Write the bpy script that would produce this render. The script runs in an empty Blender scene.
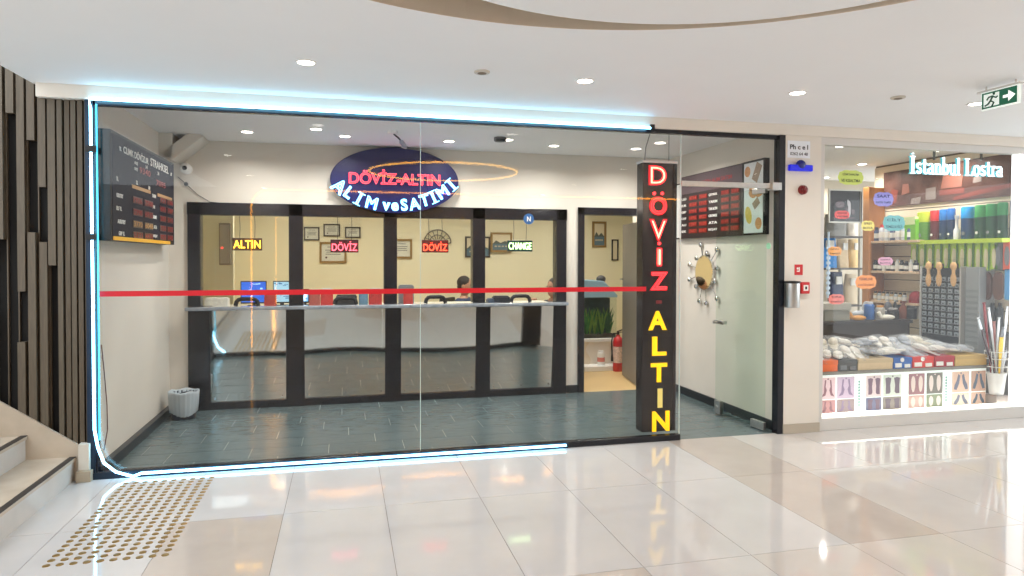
import bpy, bmesh, math, random
from mathutils import Vector, Matrix
random.seed(7)
PI = math.pi
COL = bpy.context.scene.collection
# ------------------------------------------------------------------ camera model (1024 x 576)
FPX, YAW, PIT, ROL, CY, EYE = 685.3, 0.2409, 0.016715, 0.00222, 269.44, 1.55
_s, _c = math.sin(YAW), math.cos(YAW)
CF = Vector((_s*math.cos(PIT), _c*math.cos(PIT), -math.sin(PIT)))
_R0 = Vector((_c, -_s, 0)); _U0 = _R0.cross(CF)
CR = _R0*math.cos(ROL)+_U0*math.sin(ROL); CU = -_R0*math.sin(ROL)+_U0*math.cos(ROL)
CO = Vector((0, 0, EYE))
def _ray(x, y): return CF+CR*((x-512)/FPX)-CU*((y-CY)/FPX)
def PY(x, y, v): d = _ray(x, y); return CO+d*(v/d.y)
def PX(x, y, v): d = _ray(x, y); return CO+d*(v/d.x)
def PZ(x, y, v): d = _ray(x, y); return CO+d*((v-EYE)/d.z)
def RY(x0, y0, x1, y1, Y):            # picture box on a plane facing the mall -> X0, X1, z0, z1
    cx, cy = (x0+x1)/2, (y0+y1)/2
    return PY(x0, cy, Y).x, PY(x1, cy, Y).x, PY(cx, y1, Y).z, PY(cx, y0, Y).z
def RX(x0, y0, x1, y1, X):            # the same on a side wall -> Y0, Y1 (sorted), z0, z1
    cx, cy = (x0+x1)/2, (y0+y1)/2
    a, b = PX(x0, cy, X).y, PX(x1, cy, X).y
    return min(a, b), max(a, b), PX(cx, y1, X).z, PX(cx, y0, X).z
# ------------------------------------------------------------------ materials
def lin(c):
    o = []
    for v in c:
        v = v/255.0
        o.append(v/12.92 if v <= 0.04045 else ((v+0.055)/1.055)**2.4)
    return (*o, 1)
_M = {}
def mat(name, col, rough=0.5, metal=0.0, emit=0.0, ecol=None, var=0.0, scale=20, bump=0.0, spec=0.5, coat=0.0, alpha=None, stretch=None):
    if name in _M: return _M[name]
    m = bpy.data.materials.new(name); m.use_nodes = True
    nt = m.node_tree; b = nt.nodes['Principled BSDF']
    b.inputs['Base Color'].default_value = lin(col)
    b.inputs['Roughness'].default_value = rough
    b.inputs['Metallic'].default_value = metal
    b.inputs['Specular IOR Level'].default_value = spec
    b.inputs['Coat Weight'].default_value = coat
    if emit:
        b.inputs['Emission Color'].default_value = lin(ecol or col)
        b.inputs['Emission Strength'].default_value = emit
    if var or bump:
        tc = nt.nodes.new('ShaderNodeTexCoord'); n = nt.nodes.new('ShaderNodeTexNoise')
        n.inputs['Scale'].default_value = scale; n.inputs['Detail'].default_value = 5
        if stretch:
            mp = nt.nodes.new('ShaderNodeMapping'); mp.inputs['Scale'].default_value = stretch
            nt.links.new(tc.outputs['Object'], mp.inputs['Vector']); nt.links.new(mp.outputs['Vector'], n.inputs['Vector'])
        else: nt.links.new(tc.outputs['Object'], n.inputs['Vector'])
        if var:
            r = nt.nodes.new('ShaderNodeValToRGB'); c = lin(col)
            r.color_ramp.elements[0].position = 0.3; r.color_ramp.elements[1].position = 0.7
            r.color_ramp.elements[0].color = (c[0]*(1-var), c[1]*(1-var), c[2]*(1-var), 1)
            r.color_ramp.elements[1].color = (min(1, c[0]*(1+var)), min(1, c[1]*(1+var)), min(1, c[2]*(1+var)), 1)
            nt.links.new(n.outputs['Fac'], r.inputs['Fac']); nt.links.new(r.outputs['Color'], b.inputs['Base Color'])
        if bump:
            bp = nt.nodes.new('ShaderNodeBump'); bp.inputs['Strength'].default_value = bump; bp.inputs['Distance'].default_value = 0.02
            nt.links.new(n.outputs['Fac'], bp.inputs['Height']); nt.links.new(bp.outputs['Normal'], b.inputs['Normal'])
    _M[name] = m
    return m
def glassmat(name, tint, refl=1.0):
    if name in _M: return _M[name]
    m = bpy.data.materials.new(name); m.use_nodes = True; nt = m.node_tree
    for n in list(nt.nodes): nt.nodes.remove(n)
    out = nt.nodes.new('ShaderNodeOutputMaterial'); mx = nt.nodes.new('ShaderNodeMixShader')
    tr = nt.nodes.new('ShaderNodeBsdfTransparent'); gl = nt.nodes.new('ShaderNodeBsdfGlossy'); lw = nt.nodes.new('ShaderNodeLayerWeight')
    lw.inputs['Blend'].default_value = 0.5
    pw = nt.nodes.new('ShaderNodeMath'); pw.operation = 'POWER'; pw.inputs[1].default_value = 5.0
    fr = nt.nodes.new('ShaderNodeMath'); fr.operation = 'MULTIPLY_ADD'; fr.inputs[1].default_value = 0.96; fr.inputs[2].default_value = 0.02*refl
    nt.links.new(lw.outputs['Facing'], pw.inputs[0]); nt.links.new(pw.outputs[0], fr.inputs[0])
    tr.inputs['Color'].default_value = (*tint, 1); gl.inputs['Roughness'].default_value = 0.0
    nt.links.new(fr.outputs[0], mx.inputs[0]); nt.links.new(tr.outputs[0], mx.inputs[1]); nt.links.new(gl.outputs[0], mx.inputs[2])
    nt.links.new(mx.outputs[0], out.inputs['Surface'])
    _M[name] = m; return m
# ------------------------------------------------------------------ mesh builder
class MB:
    def __init__(s): s.v = []; s.f = []; s.m = []
    def add(s, vs, fs, m=0):
        o = len(s.v); s.v += [Vector(v) for v in vs]
        for f in fs: s.f.append([i+o for i in f]); s.m.append(m)
        return s
    def box(s, x0, y0, z0, x1, y1, z1, m=0):
        if x0 > x1: x0, x1 = x1, x0
        if y0 > y1: y0, y1 = y1, y0
        if z0 > z1: z0, z1 = z1, z0
        vs = [(x0,y0,z0),(x1,y0,z0),(x1,y1,z0),(x0,y1,z0),(x0,y0,z1),(x1,y0,z1),(x1,y1,z1),(x0,y1,z1)]
        return s.add(vs, [(0,3,2,1),(4,5,6,7),(0,1,5,4),(1,2,6,5),(2,3,7,6),(3,0,4,7)], m)
    def obox(s, c, sz, rot, m=0):
        R = rot.to_3x3(); c = Vector(c); h = [a/2 for a in sz]
        vs = [c+R@Vector((a*h[0], b*h[1], d*h[2])) for d in (-1,1) for a, b in ((-1,-1),(1,-1),(1,1),(-1,1))]
        return s.add(vs, [(0,3,2,1),(4,5,6,7),(0,1,5,4),(1,2,6,5),(2,3,7,6),(3,0,4,7)], m)
    def cyl(s, p, q, r, n=16, r2=None, m=0):
        p, q = Vector(p), Vector(q); r2 = r if r2 is None else r2
        d = (q-p).normalized(); a = d.orthogonal().normalized(); b = d.cross(a)
        vs = [p+(a*math.cos(2*PI*i/n)+b*math.sin(2*PI*i/n))*r for i in range(n)]+[q+(a*math.cos(2*PI*i/n)+b*math.sin(2*PI*i/n))*r2 for i in range(n)]
        fs = [(i, (i+1)%n, n+(i+1)%n, n+i) for i in range(n)]+[tuple(range(n-1,-1,-1)), tuple(range(n, 2*n))]
        return s.add(vs, fs, m)
    def tube(s, pts, r, n=8, m=0, closed=False):
        pts = [Vector(p) for p in pts]; N = len(pts); vs = []; up = None
        for i, p in enumerate(pts):
            a = pts[i-1] if (i > 0 or closed) else p; b = pts[(i+1)%N] if (i < N-1 or closed) else p
            d = (b-a).normalized()
            if up is None: up = d.orthogonal().normalized()
            u = (up-d*up.dot(d))
            u = u.normalized() if u.length > 1e-6 else d.orthogonal().normalized()
            up = u; w = d.cross(u)
            vs += [p+(u*math.cos(2*PI*k/n)+w*math.sin(2*PI*k/n))*r for k in range(n)]
        fs = []
        for i in range(N if closed else N-1):
            j = (i+1)%N
            fs += [(i*n+k, i*n+(k+1)%n, j*n+(k+1)%n, j*n+k) for k in range(n)]
        if not closed: fs += [tuple(range(n-1,-1,-1)), tuple((N-1)*n+k for k in range(n))]
        return s.add(vs, fs, m)
    def lathe(s, c, prof, n=24, m=0, sx=1, sy=1):
        c = Vector(c); vs = []; N = len(prof)
        for r, z in prof: vs += [c+Vector((r*sx*math.cos(2*PI*k/n), r*sy*math.sin(2*PI*k/n), z)) for k in range(n)]
        fs = [(i*n+k, i*n+(k+1)%n, (i+1)*n+(k+1)%n, (i+1)*n+k) for i in range(N-1) for k in range(n)]
        fs += [tuple(range(n-1,-1,-1)), tuple((N-1)*n+k for k in range(n))]
        return s.add(vs, fs, m)
    def ell(s, c, r, m=0, n=14, k=9, rot=None, noise=0, seed=0):
        c = Vector(c); rnd = random.Random(seed); vs = []
        R = rot.to_3x3() if rot else None
        def P(a, t):
            v = Vector((r[0]*math.sin(t)*math.cos(a), r[1]*math.sin(t)*math.sin(a), r[2]*math.cos(t)))
            if noise: v *= 1+rnd.uniform(-noise, noise)
            return c+(R@v if R else v)
        vs.append(P(0, 0))
        for i in range(1, k): vs += [P(2*PI*j/n, PI*i/k) for j in range(n)]
        vs.append(P(0, PI)); L = len(vs)-1
        fs = [(0, 1+j, 1+(j+1)%n) for j in range(n)]
        for i in range(k-2): fs += [(1+i*n+j, 1+(i+1)*n+j, 1+(i+1)*n+(j+1)%n, 1+i*n+(j+1)%n) for j in range(n)]
        fs += [(L, 1+(k-2)*n+(j+1)%n, 1+(k-2)*n+j) for j in range(n)]
        return s.add(vs, fs, m)
    def prism(s, pts, ext, m=0):        # closed planar outline (3-D points) extruded along ext
        n = len(pts); pts = [Vector(p) for p in pts]; e = Vector(ext)
        vs = pts+[p+e for p in pts]
        fs = [tuple(range(n)), tuple(range(2*n-1, n-1, -1))]+[(i, n+i, n+(i+1)%n, (i+1)%n) for i in range(n)]
        return s.add(vs, fs, m)
    def merge(s, vf, M, m=0):
        return s.add([M@v for v in vf[0]], vf[1], m)
    def build(s, name, mats, parent=None, smooth=False, bevel=0, origin=None, segs=2):
        if not isinstance(mats, (list, tuple)): mats = [mats]
        if origin is None:
            if parent is not None: origin = parent.location.copy()
            else:
                xs = [v.x for v in s.v]; ys = [v.y for v in s.v]; zs = [v.z for v in s.v]
                origin = Vector(((min(xs)+max(xs))/2, (min(ys)+max(ys))/2, min(zs)))
        origin = Vector(origin)
        me = bpy.data.meshes.new(name)
        me.from_pydata([v-origin for v in s.v], [], s.f)
        for m in mats: me.materials.append(m)
        for p, mi in zip(me.polygons, s.m): p.material_index = mi
        bm = bmesh.new(); bm.from_mesh(me)
        bmesh.ops.recalc_face_normals(bm, faces=bm.faces)
        if bevel:
            es = [e for e in bm.edges if len(e.link_faces) == 2 and e.calc_face_angle(0) > 0.6]
            bmesh.ops.bevel(bm, geom=es, offset=bevel, segments=segs, affect='EDGES', profile=0.5, clamp_overlap=True)
        bm.to_mesh(me); bm.free()
        if smooth:
            for p in me.polygons: p.use_smooth = True
            if smooth != 'all' and hasattr(me, 'set_sharp_from_angle'): me.set_sharp_from_angle(angle=0.7)
        o = bpy.data.objects.new(name, me); COL.objects.link(o)
        if parent is not None: o.parent = parent
        else: o.location = origin
        return o
def thing(name, label, cat, loc, group=None, rz=0):
    o = bpy.data.objects.new(name, None); COL.objects.link(o); o.empty_display_size = 0.05
    o.location = loc; o.rotation_euler = (0, 0, rz); tag(o, label, cat, group); return o
def tag(o, label, cat, group=None, kind=None):
    o['label'] = label; o['category'] = cat
    if group: o['group'] = group
    if kind: o['kind'] = kind
    return o
def struct(o): o['kind'] = 'structure'; return o
def dup(root, loc, rz=None, label=None, group=None):
    r = root.copy(); COL.objects.link(r); r.location = loc
    if rz is not None: r.rotation_euler = (0, 0, rz)
    if label: r['label'] = label
    if group: r['group'] = group
    for ch in list(root.children):
        c = ch.copy(); COL.objects.link(c); c.parent = r
        for g in list(ch.children):
            d = g.copy(); COL.objects.link(d); d.parent = c
    return r
# ------------------------------------------------------------------ text
_T = {}
def text(s, outline=0.0, ext=0.003, bold=0.0):
    key = (s, outline, ext, bold)
    if key in _T: return _T[key]
    cu = bpy.data.curves.new('t', 'FONT'); cu.body = s; cu.size = 1.0; cu.align_x = 'CENTER'; cu.align_y = 'CENTER'
    cu.resolution_u = 4; cu.offset = bold
    if outline: cu.fill_mode = 'NONE'; cu.bevel_depth = outline; cu.bevel_resolution = 1
    else: cu.extrude = ext
    o = bpy.data.objects.new('t', cu); COL.objects.link(o)
    bpy.context.view_layer.update()
    me = bpy.data.meshes.new_from_object(o.evaluated_get(bpy.context.evaluated_depsgraph_get()))
    vs = [v.co.copy() for v in me.vertices]; fs = [tuple(p.vertices) for p in me.polygons]
    bpy.data.objects.remove(o); bpy.data.curves.remove(cu); bpy.data.meshes.remove(me)
    xs = [v.x for v in vs]; ys = [v.y for v in vs]
    c = Vector(((min(xs)+max(xs))/2, (min(ys)+max(ys))/2, 0)); w, h = max(xs)-min(xs), max(ys)-min(ys)
    vs = [v-c for v in vs]
    _T[key] = (vs, fs, w, h); return _T[key]
FACE = {'S': Matrix(((1,0,0),(0,0,-1),(0,1,0))), 'E': Matrix(((0,0,1),(1,0,0),(0,1,0))), 'W': Matrix(((0,0,-1),(-1,0,0),(0,1,0)))}
def put_text(mb, s, c, w, h, face='S', m=0, outline=0.0, bold=0.0, rot=0.0, depth=0.004):
    vs, fs, tw, th = text(s, outline/h if outline else 0.0, 1.0, bold)
    sx = w/tw if w else h/th; sy = h/th
    R = FACE[face].to_4x4(); A = Matrix.Rotation(rot, 4, 'Z'); T = Matrix.Translation(Vector(c))
    sz = depth if not outline else sy
    vv = [T@(R@(A@Vector((v.x*sx, v.y*sy, v.z*sz)))) for v in vs]
    mb.add(vv, fs, m)
YF, YB, YO, XL, XR, HC = 5.33, 7.48, 10.2, -1.70, 3.77, 2.73
# ------------------------------------------------------------------ material set
m_white = mat('warm white wall paint', (220, 213, 202), 0.6, var=0.02, scale=3)
m_ceil = mat('white ceiling paint', (238, 239, 240), 0.7, var=0.01, scale=2)
m_beige = mat('beige cove paint', (222, 206, 184), 0.6, var=0.03, scale=5)
m_cream = mat('cream office paint', (240, 233, 200), 0.6, var=0.02, scale=3)
m_tile_w = mat('white polished porcelain', (194, 192, 191), 0.055, var=0.03, scale=4, spec=0.6)
m_tile_b = mat('beige polished porcelain', (184, 175, 167), 0.055, var=0.04, scale=4, spec=0.6)
m_tile_c = mat('ivory polished porcelain', (192, 187, 182), 0.055, var=0.03, scale=4, spec=0.6)
m_grout = mat('floor joint', (120, 114, 106), 0.8)
m_slate = mat('grey green slate tile', (90, 104, 106), 0.22, var=0.12, scale=9, bump=0.02, stretch=(1, 4, 1))
m_slate_j = mat('slate joint', (140, 148, 146), 0.6)
m_woodfl = mat('light laminate floor', (214, 182, 128), 0.35, var=0.08, scale=8, stretch=(1, 12, 1))
m_black = mat('black lacquered aluminium', (16, 18, 27), 0.25, var=0.2, scale=6)
m_black2 = mat('matt black plastic', (18, 18, 22), 0.5)
m_blackwall = mat('black felt behind slats', (14, 12, 11), 0.9)
m_slat = mat('grey brown timber slat', (90, 79, 64), 0.55, var=0.15, scale=14, stretch=(6, 6, 0.6))
m_steel = mat('brushed stainless steel', (190, 190, 188), 0.28, 1.0, var=0.05, scale=30)
m_mirror = mat('polished steel sheet', (200, 202, 198), 0.045, 1.0, bump=0.04, scale=1.6)
m_chrome = mat('chrome', (215, 215, 215), 0.1, 1.0)
m_marble = mat('beige marble', (188, 174, 156), 0.25, var=0.10, scale=5)
m_riser = mat('pale step marble', (196, 192, 186), 0.25, var=0.05, scale=5)
m_nose = mat('dark step strip', (50, 42, 36), 0.7)
m_ledge = mat('blue grey marble', (146, 152, 160), 0.15, var=0.22, scale=16)
m_glass = glassmat('clear glass', (0.985, 0.992, 0.988))
m_glassd = glassmat('greenish door glass', (0.93, 0.975, 0.95))
m_rubber = mat('black skirting', (38, 42, 46), 0.4)
m_red = mat('red barrier tape', (205, 16, 34), 0.45)
m_led = mat('cool white led rope', (190, 235, 255), 0.4, emit=9.0, ecol=(140, 216, 255))
m_ledrail = mat('dark blue led rail', (20, 36, 52), 0.4, 0.2)
m_lamp = mat('lit downlight lens', (255, 250, 240), 0.4, emit=14.0, ecol=(255, 246, 232))
m_lampring = mat('white lamp trim', (235, 235, 232), 0.4)
m_gold = mat('brushed gold', (200, 160, 84), 0.35, 0.8)
m_stud = mat('bronze tactile stud', (150, 122, 72), 0.4, 0.6)
m_paper = mat('white paper', (236, 234, 228), 0.7)
m_ink = mat('dark ink', (40, 40, 46), 0.7)
m_redp = mat('red plastic', (196, 30, 34), 0.35)
m_skin = mat('skin', (196, 148, 120), 0.5)
m_hair = mat('dark hair', (36, 28, 24), 0.6)
m_green = mat('leaf green', (60, 110, 50), 0.5, var=0.3, scale=30)
m_white_pl = mat('white plastic', (232, 232, 230), 0.4)
m_grey_pl = mat('grey plastic', (120, 122, 126), 0.5)
# ================================================================== THE SETTING
# mall floor: one mesh, a tile per face block, joints between
mb = MB()
TX, TY = 0.605, 1.17
mb.box(-6, -2.34, -0.05, 10, YF, -0.002, 3)
rnd = random.Random(3)
x0 = 0.25-TX*11
for i in range(28):
    xa = x0+i*TX; xb = xa+TX
    if xa > 10 or xb < -6: continue
    for j in range(-6, 2):
        ya = 4.325+j*TY; yb = ya+TY
        ya, yb = max(ya, -2.34), min(yb, YF)
        if yb-ya < 0.02: continue
        k = round((xa-0.25)/TX); m = 0
        if k == -2 and j == -1: m = 1
        if k == 4 and j in (0, -1): m = 1
        if k in (0, 1) and j == -2: m = 1
        if j <= -2 and k >= 3: m = 2
        if k >= 5 and j >= -1: m = 2
        if j <= -3 and k in (-3, -2, 5): m = 1
        g = 0.0016
        mb.box(max(xa, -6)+g, ya+g, -0.01, min(xb, 10)-g, yb-g, 0, m)
struct(mb.build('floor', [m_tile_w, m_tile_b, m_tile_c, m_grout]))
# shop floor: slate planks laid running bond
mb = MB(); mb.box(XL, YF, -0.05, XR, YB, -0.002, 1)
w, d = 0.60, 0.27
for j in range(9):
    ya = YF+j*d; off = (j*0.22) % w
    if ya >= YB: break
    for i in range(-1, 11):
        xa = XL-off+i*w
        a, b = max(xa, XL), min(xa+w, XR)
        if b-a < 0.02: continue
        mb.box(a+0.002, ya+0.0035, -0.01, b-0.002, min(ya+d, YB)-0.0035, 0, 0)
struct(mb.build('floor', [m_slate, m_slate_j]))
mb = MB(); mb.box(XL, YB, -0.05, 4.9, YO, 0, 0); struct(mb.build('floor', [m_woodfl]))
mb = MB(); mb.box(XR+0.33, YF, -0.05, 10, 8.9, 0, 0); struct(mb.build('floor', [m_tile_c]))
# ceiling of the mall with the round recess
CX, CYY, CRAD = 0.915, 1.294, 2.092
mb = MB(); N = 120
bx0, bx1, by0, by1 = -2.05, 10.0, -2.34, YF-0.05
inner = []; outer = []
for i in range(N):
    a = 2*PI*i/N; c, s_ = math.cos(a), math.sin(a)
    inner.append((CX+CRAD*c, CYY+CRAD*s_))
    t = min(((bx1-CX)/c if c > 0 else (bx0-CX)/c) if abs(c) > 1e-6 else 1e9, ((by1-CYY)/s_ if s_ > 0 else (by0-CYY)/s_) if abs(s_) > 1e-6 else 1e9)
    outer.append((CX+t*c, CYY+t*s_))
corners = [(bx1, by1), (bx0, by1), (bx0, by0), (bx1, by0)]
cang = [math.atan2(y-CYY, x-CX) % (2*PI) for x, y in corners]
ang = [2*PI*i/N for i in range(N)]
for zz in (HC, HC+0.25):
    vs = []; fs = []
    for i in range(N):
        j = (i+1) % N; o = [inner[i], inner[j]]
        poly = [inner[i], outer[i]]
        a0, a1 = ang[i], ang[i]+2*PI/N
        for (cx, cy), ca in zip(corners, cang):
            if a0 < ca < a1: poly.append((cx, cy))
        poly += [outer[j], inner[j]]
        b = len(vs); vs += [(x, y, zz) for x, y in poly]; fs.append(tuple(range(b, b+len(poly))))
    mb.add(vs, fs, 0)
mb.add([(x, y, HC) for x, y in inner]+[(x, y, HC+0.25) for x, y in inner], [(i, (i+1)%N, N+(i+1)%N, N+i) for i in range(N)], 1)
mb.add([(x, y, z) for z in (HC, HC+0.25) for x, y in corners], [(0,1,5,4),(1,2,6,5),(2,3,7,6),(3,0,4,7)], 0)
struct(mb.build('ceiling', [m_ceil, m_beige]))
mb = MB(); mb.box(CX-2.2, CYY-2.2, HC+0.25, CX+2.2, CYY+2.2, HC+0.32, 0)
struct(mb.build('ceiling', [mat('gap shade tone', (150, 132, 112), 0.8)]))  # recess top coloured darker to stand in for shade in the gap
mb = MB(); mb.lathe((1.232, 1.753, HC), [(1.48, 0.0), (1.48, 0.06)], 120)
for a in (0.4, 2.5, 4.6): mb.cyl((1.232+0.9*math.cos(a), 1.753+0.9*math.sin(a), HC+0.06), (1.232+0.9*math.cos(a), 1.753+0.9*math.sin(a), HC+0.25), 0.02)
struct(mb.build('ceiling', [m_ceil]))
mb = MB(); mb.box(-2.05, YF-0.05, HC, 10, YO+0.1, HC+0.1); struct(mb.build('ceiling', [m_ceil]))
# walls
def wall(name, b, m): 
    q = MB(); q.box(*b); return struct(q.build(name, [m]))
wall('wall_left', (XL-0.12, YF+0.065, 0, XL, YO, HC), m_white)
wall('wall_right', (XR, YF, 0, XR+0.15, YB, HC), m_white)
PXR = PY(817, 290, YF).x
wall('wall_pillar', (XR, YF-0.04, 0, PXR, YF, HC), m_white)
wall('wall_partition', (XR+0.15, YF, 0, PXR, 8.9, HC), m_white)
wall('wall_far_left', (-6, YF+0.10, 0, XL-0.12, YF+0.2, 4.2), m_blackwall)
wall('wall_office', (XL, YO, 0, 4.9, YO+0.1, HC), m_cream)
wall('wall_office_left', (XL, YB+0.15, 0, XL+0.02, YO, HC), m_cream)
wall('wall_office_right', (4.8, YB+0.12, 0, 4.9, YO, HC), m_cream)
# back wall of the shop with its openings
WX0, WX1 = PY(188, 306, YB).x, PY(566, 306, YB).x
WZ = PY(380, 206, YB).z
DX0, DX1 = PY(577.5, 300, YB).x, 3.52
DZ = PY(610, 208, YB).z
q = MB()
q.box(XL, YB, 0, WX0, YB+0.12, HC); q.box(WX0, YB, WZ, WX1, YB+0.12, HC); q.box(WX1, YB, 0, DX0, YB+0.12, HC)
q.box(DX0, YB, DZ, DX1, YB+0.12, HC); q.box(DX1, YB, 0, XR, YB+0.12, HC)
struct(q.build('wall_back', [m_white]))
# sloping soffit in the rear left corner
q = MB(); pts = [PY(192, 130, 7.12), PY(203, 136, 7.12), PY(172, 160, 7.12), PY(161, 153, 7.12)]
q.prism(pts, (0, 0.36, 0)); q.box(XL, 7.12, 2.5, XL+0.12, YB, HC)
struct(q.build('trim_1', [m_white]))
# fascia over the shop fronts, skirtings
q = MB(); q.box(-2.02, YF-0.05, 2.635, 10, YF+0.06, HC)
struct(q.build('trim_2', [m_white], bevel=0.004))
q = MB(); q.box(XL, YF+0.03, 0, XL+0.05, YB, 0.075); struct(q.build('baseboard_left', [m_rubber], bevel=0.003))
q = MB(); q.box(XR-0.02, YF+0.03, 0, XR, YB, 0.085); struct(q.build('baseboard_right', [m_rubber], bevel=0.003))
q = MB(); q.box(WX1, YB-0.02, 0, DX0, YB, 0.09); struct(q.build('baseboard_back', [m_rubber], bevel=0.003))
q = MB(); q.box(XR-0.005, YF-0.055, 0, PXR, YF-0.04, 0.085); struct(q.build('baseboard_front', [mat('beige stone skirting', (176, 166, 150), 0.4)], bevel=0.002))
# facade: left post, sill rail, header rail, black door post
GX0 = PY(98, 300, YF).x; GX1 = PY(420.5, 290, YF).x; GX2 = PY(680, 290, YF).x
GZ = 2.635
q = MB(); q.box(XL, YF-0.02, 0, GX0, YF+0.03, GZ); q.box(XL, YF-0.025, 0, GX2, YF+0.03, 0.05); q.box(XL, YF-0.02, GZ-0.035, XR, YF+0.03, GZ)
PBX0 = PY(775.5, 290, YF).x
q.box(PBX0, YF-0.045, 0, XR, YF+0.04, GZ)
struct(q.build('trim_3', [m_black], bevel=0.003))
for k, (a, b, z0, z1) in enumerate([(GX0, GX1-0.002, 0.05, GZ-0.035), (GX1+0.002, GX2, 0.05, GZ-0.035), (GX2+0.004, PBX0, 2.215, GZ-0.035)]):
    q = MB(); q.box(a, YF, z0, b, YF+0.01, z1); o = struct(q.build('window_%d' % (k+1), [m_glass]))
    if k == 1:
        q = MB(); q.box(a-0.004, YF-0.001, z0, a-0.0005, YF+0.011, z1); q.build('joint', [mat('pale glass edge', (205, 222, 218), 0.3, emit=0.0)], o)
        q = MB(); q.box(GX2-0.002, YF-0.001, z0, GX2+0.003, YF+0.011, z1); q.build('joint', [mat('pale glass edge', (205, 222, 218), 0.3)], o)
# the glass door, swung open into the shop
HX = 3.66
o = bpy.data.objects.new('door_1', None); COL.objects.link(o); o.location = (HX, YF, 0); o['kind'] = 'structure'
FX, FY = 3.60, 6.13
def along(t): return Vector((HX+(FX-HX)*t, YF+0.07+(FY-YF-0.07)*t, 0))
ang_d = math.atan2(FY-YF-0.07, FX-HX); Rd = Matrix.Rotation(ang_d, 4, 'Z'); L = (along(1)-along(0)).length
q = MB(); q.obox(along(0.5)+Vector((0, 0, 1.1)), (L, 0.012, 2.16), Rd); q.build('glass_leaf', [m_glassd], o)
q = MB(); q.obox(along(0.12)+Vector((0, 0, 0.045)), (0.18, 0.034, 0.07), Rd); q.build('pivot_patch', [m_steel], o, bevel=0.003)
q = MB(); q.obox(along(0.12)+Vector((0, 0, 2.16)), (0.18, 0.034, 0.05), Rd); q.build('pivot_patch', [m_steel], o, bevel=0.003)
q = MB(); q.obox(along(0.93)+Vector((0, 0, 0.08)), (0.09, 0.045, 0.13), Rd); q.cyl(along(0.93)+Vector((-0.03, 0, 0.08)), along(0.93)+Vector((0.03, 0, 0.08)), 0.02); q.build('lock_patch', [m_steel], o, bevel=0.004)
hz = PX(725, 323, 3.61).z
q = MB(); q.obox(along(0.91)+Vector((0, 0, hz)), (0.15, 0.05, 0.035), Rd); q.cyl(along(0.95)+Vector((-0.06, 0, hz)), along(0.95)+Vector((0.06, 0, hz)), 0.015); q.build('door_handle', [m_steel], o, bevel=0.006)
zr0, zr1 = 2.155, 2.215
q = MB(); q.box(GX2+0.004, YF-0.012, zr0+0.01, XR-0.04, YF+0.022, zr1-0.004); q.build('header_rail', [m_steel], o, bevel=0.003)
q = MB(); q.box(PBX0-0.07, YF-0.05, zr0-0.005, PBX0+0.02, YF+0.03, zr1); q.cyl((PBX0-0.02, YF-0.052, 2.185), (PBX0-0.02, YF-0.05, 2.185), 0.012); q.build('end_bracket', [m_steel], o, bevel=0.003)
q = MB(); sp = PX(770, 246, 3.63); q.cyl(sp+Vector((-0.012, 0, 0)), sp+Vector((-0.018, 0, 0)), 0.028, 20); q.build('sticker', [mat('mint sticker', (150, 215, 175), 0.5)], o)
# back room door: black lining and grey-brown leaf
o = bpy.data.objects.new('door_2', None); COL.objects.link(o); o.location = (DX0, YB, 0); o['kind'] = 'structure'
jw = PY(583.5, 300, YB-0.02).x-PY(577.5, 300, YB-0.02).x
q = MB(); q.box(DX0, YB-0.03, 0, DX0+jw, YB+0.13, DZ); q.box(DX1-0.07, YB-0.03, 0, DX1, YB+0.13, DZ); q.box(DX0, YB-0.03, DZ-0.085, DX1, YB+0.13, DZ)
q.build('door_frame', [m_black], o, bevel=0.003)
fe = PZ(621.5, 374.5, 0); h0 = Vector((DX1-0.08, YB+0.14, 0)); dd = Vector((fe.x, fe.y, 0))-h0; dd = dd.normalized()*0.78
Rl = Matrix.Rotation(math.atan2(dd.y, dd.x), 4, 'Z')
m_leaf = mat('grey brown door leaf', (104, 98, 92), 0.4, var=0.08, scale=6, stretch=(4, 4, 0.5))
q = MB(); q.obox(h0+dd*0.5+Vector((0, 0, 1.0)), (0.78, 0.04, 1.97), Rl); lf = q.build('door_leaf', [m_leaf], o, bevel=0.003)
q = MB(); hp = h0+dd*0.92+Vector((0, 0, 1.28)); nrm = Vector((-dd.y, dd.x, 0)).normalized()
for s_ in (1, -1): q.cyl(hp, hp+nrm*0.06*s_, 0.01); q.cyl(hp+nrm*0.06*s_, hp+nrm*0.06*s_-dd.normalized()*0.11, 0.01)
hd = MB(); hd.v, hd.f, hd.m = q.v, q.f, q.m
hobj = hd.build('door_handle', [m_chrome], lf, origin=o.location, smooth=True)
# slatted timber cladding beside the stair
q = MB(); rnd = random.Random(11); x = -4.6
while x < XL-0.005:
    near = x > -1.92
    wdt = 0.030 if near else 0.046; pitch = 0.042 if near else rnd.choice((0.058, 0.066))
    gap0 = rnd.uniform(0.5, 2.2); gh = rnd.uniform(0.25, 0.7); z = 0.0
    segs = [(0.0, 3.6)]
    if not near and rnd.random() < 0.8: segs = [(0.0, gap0), (gap0+gh, 3.6)]
    if not near and rnd.random() < 0.3: segs = [(gap0+gh*1.5-0.2, 3.6)]
    for a, b in segs: q.box(x, YF+0.0+rnd.choice((0, 0.0, 0.012)), a, min(x+wdt, XL-0.005), YF+0.06, b)
    q.box(x+wdt, YF+0.05, 0, x+wdt+0.008, YF+0.07, 3.6)
    x += pitch
q.box(-6, YF+0.07, 0, XL-0.12, YF+0.1, 3.6, 1)
struct(q.build('trim_4', [m_slat, m_blackwall]))
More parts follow.
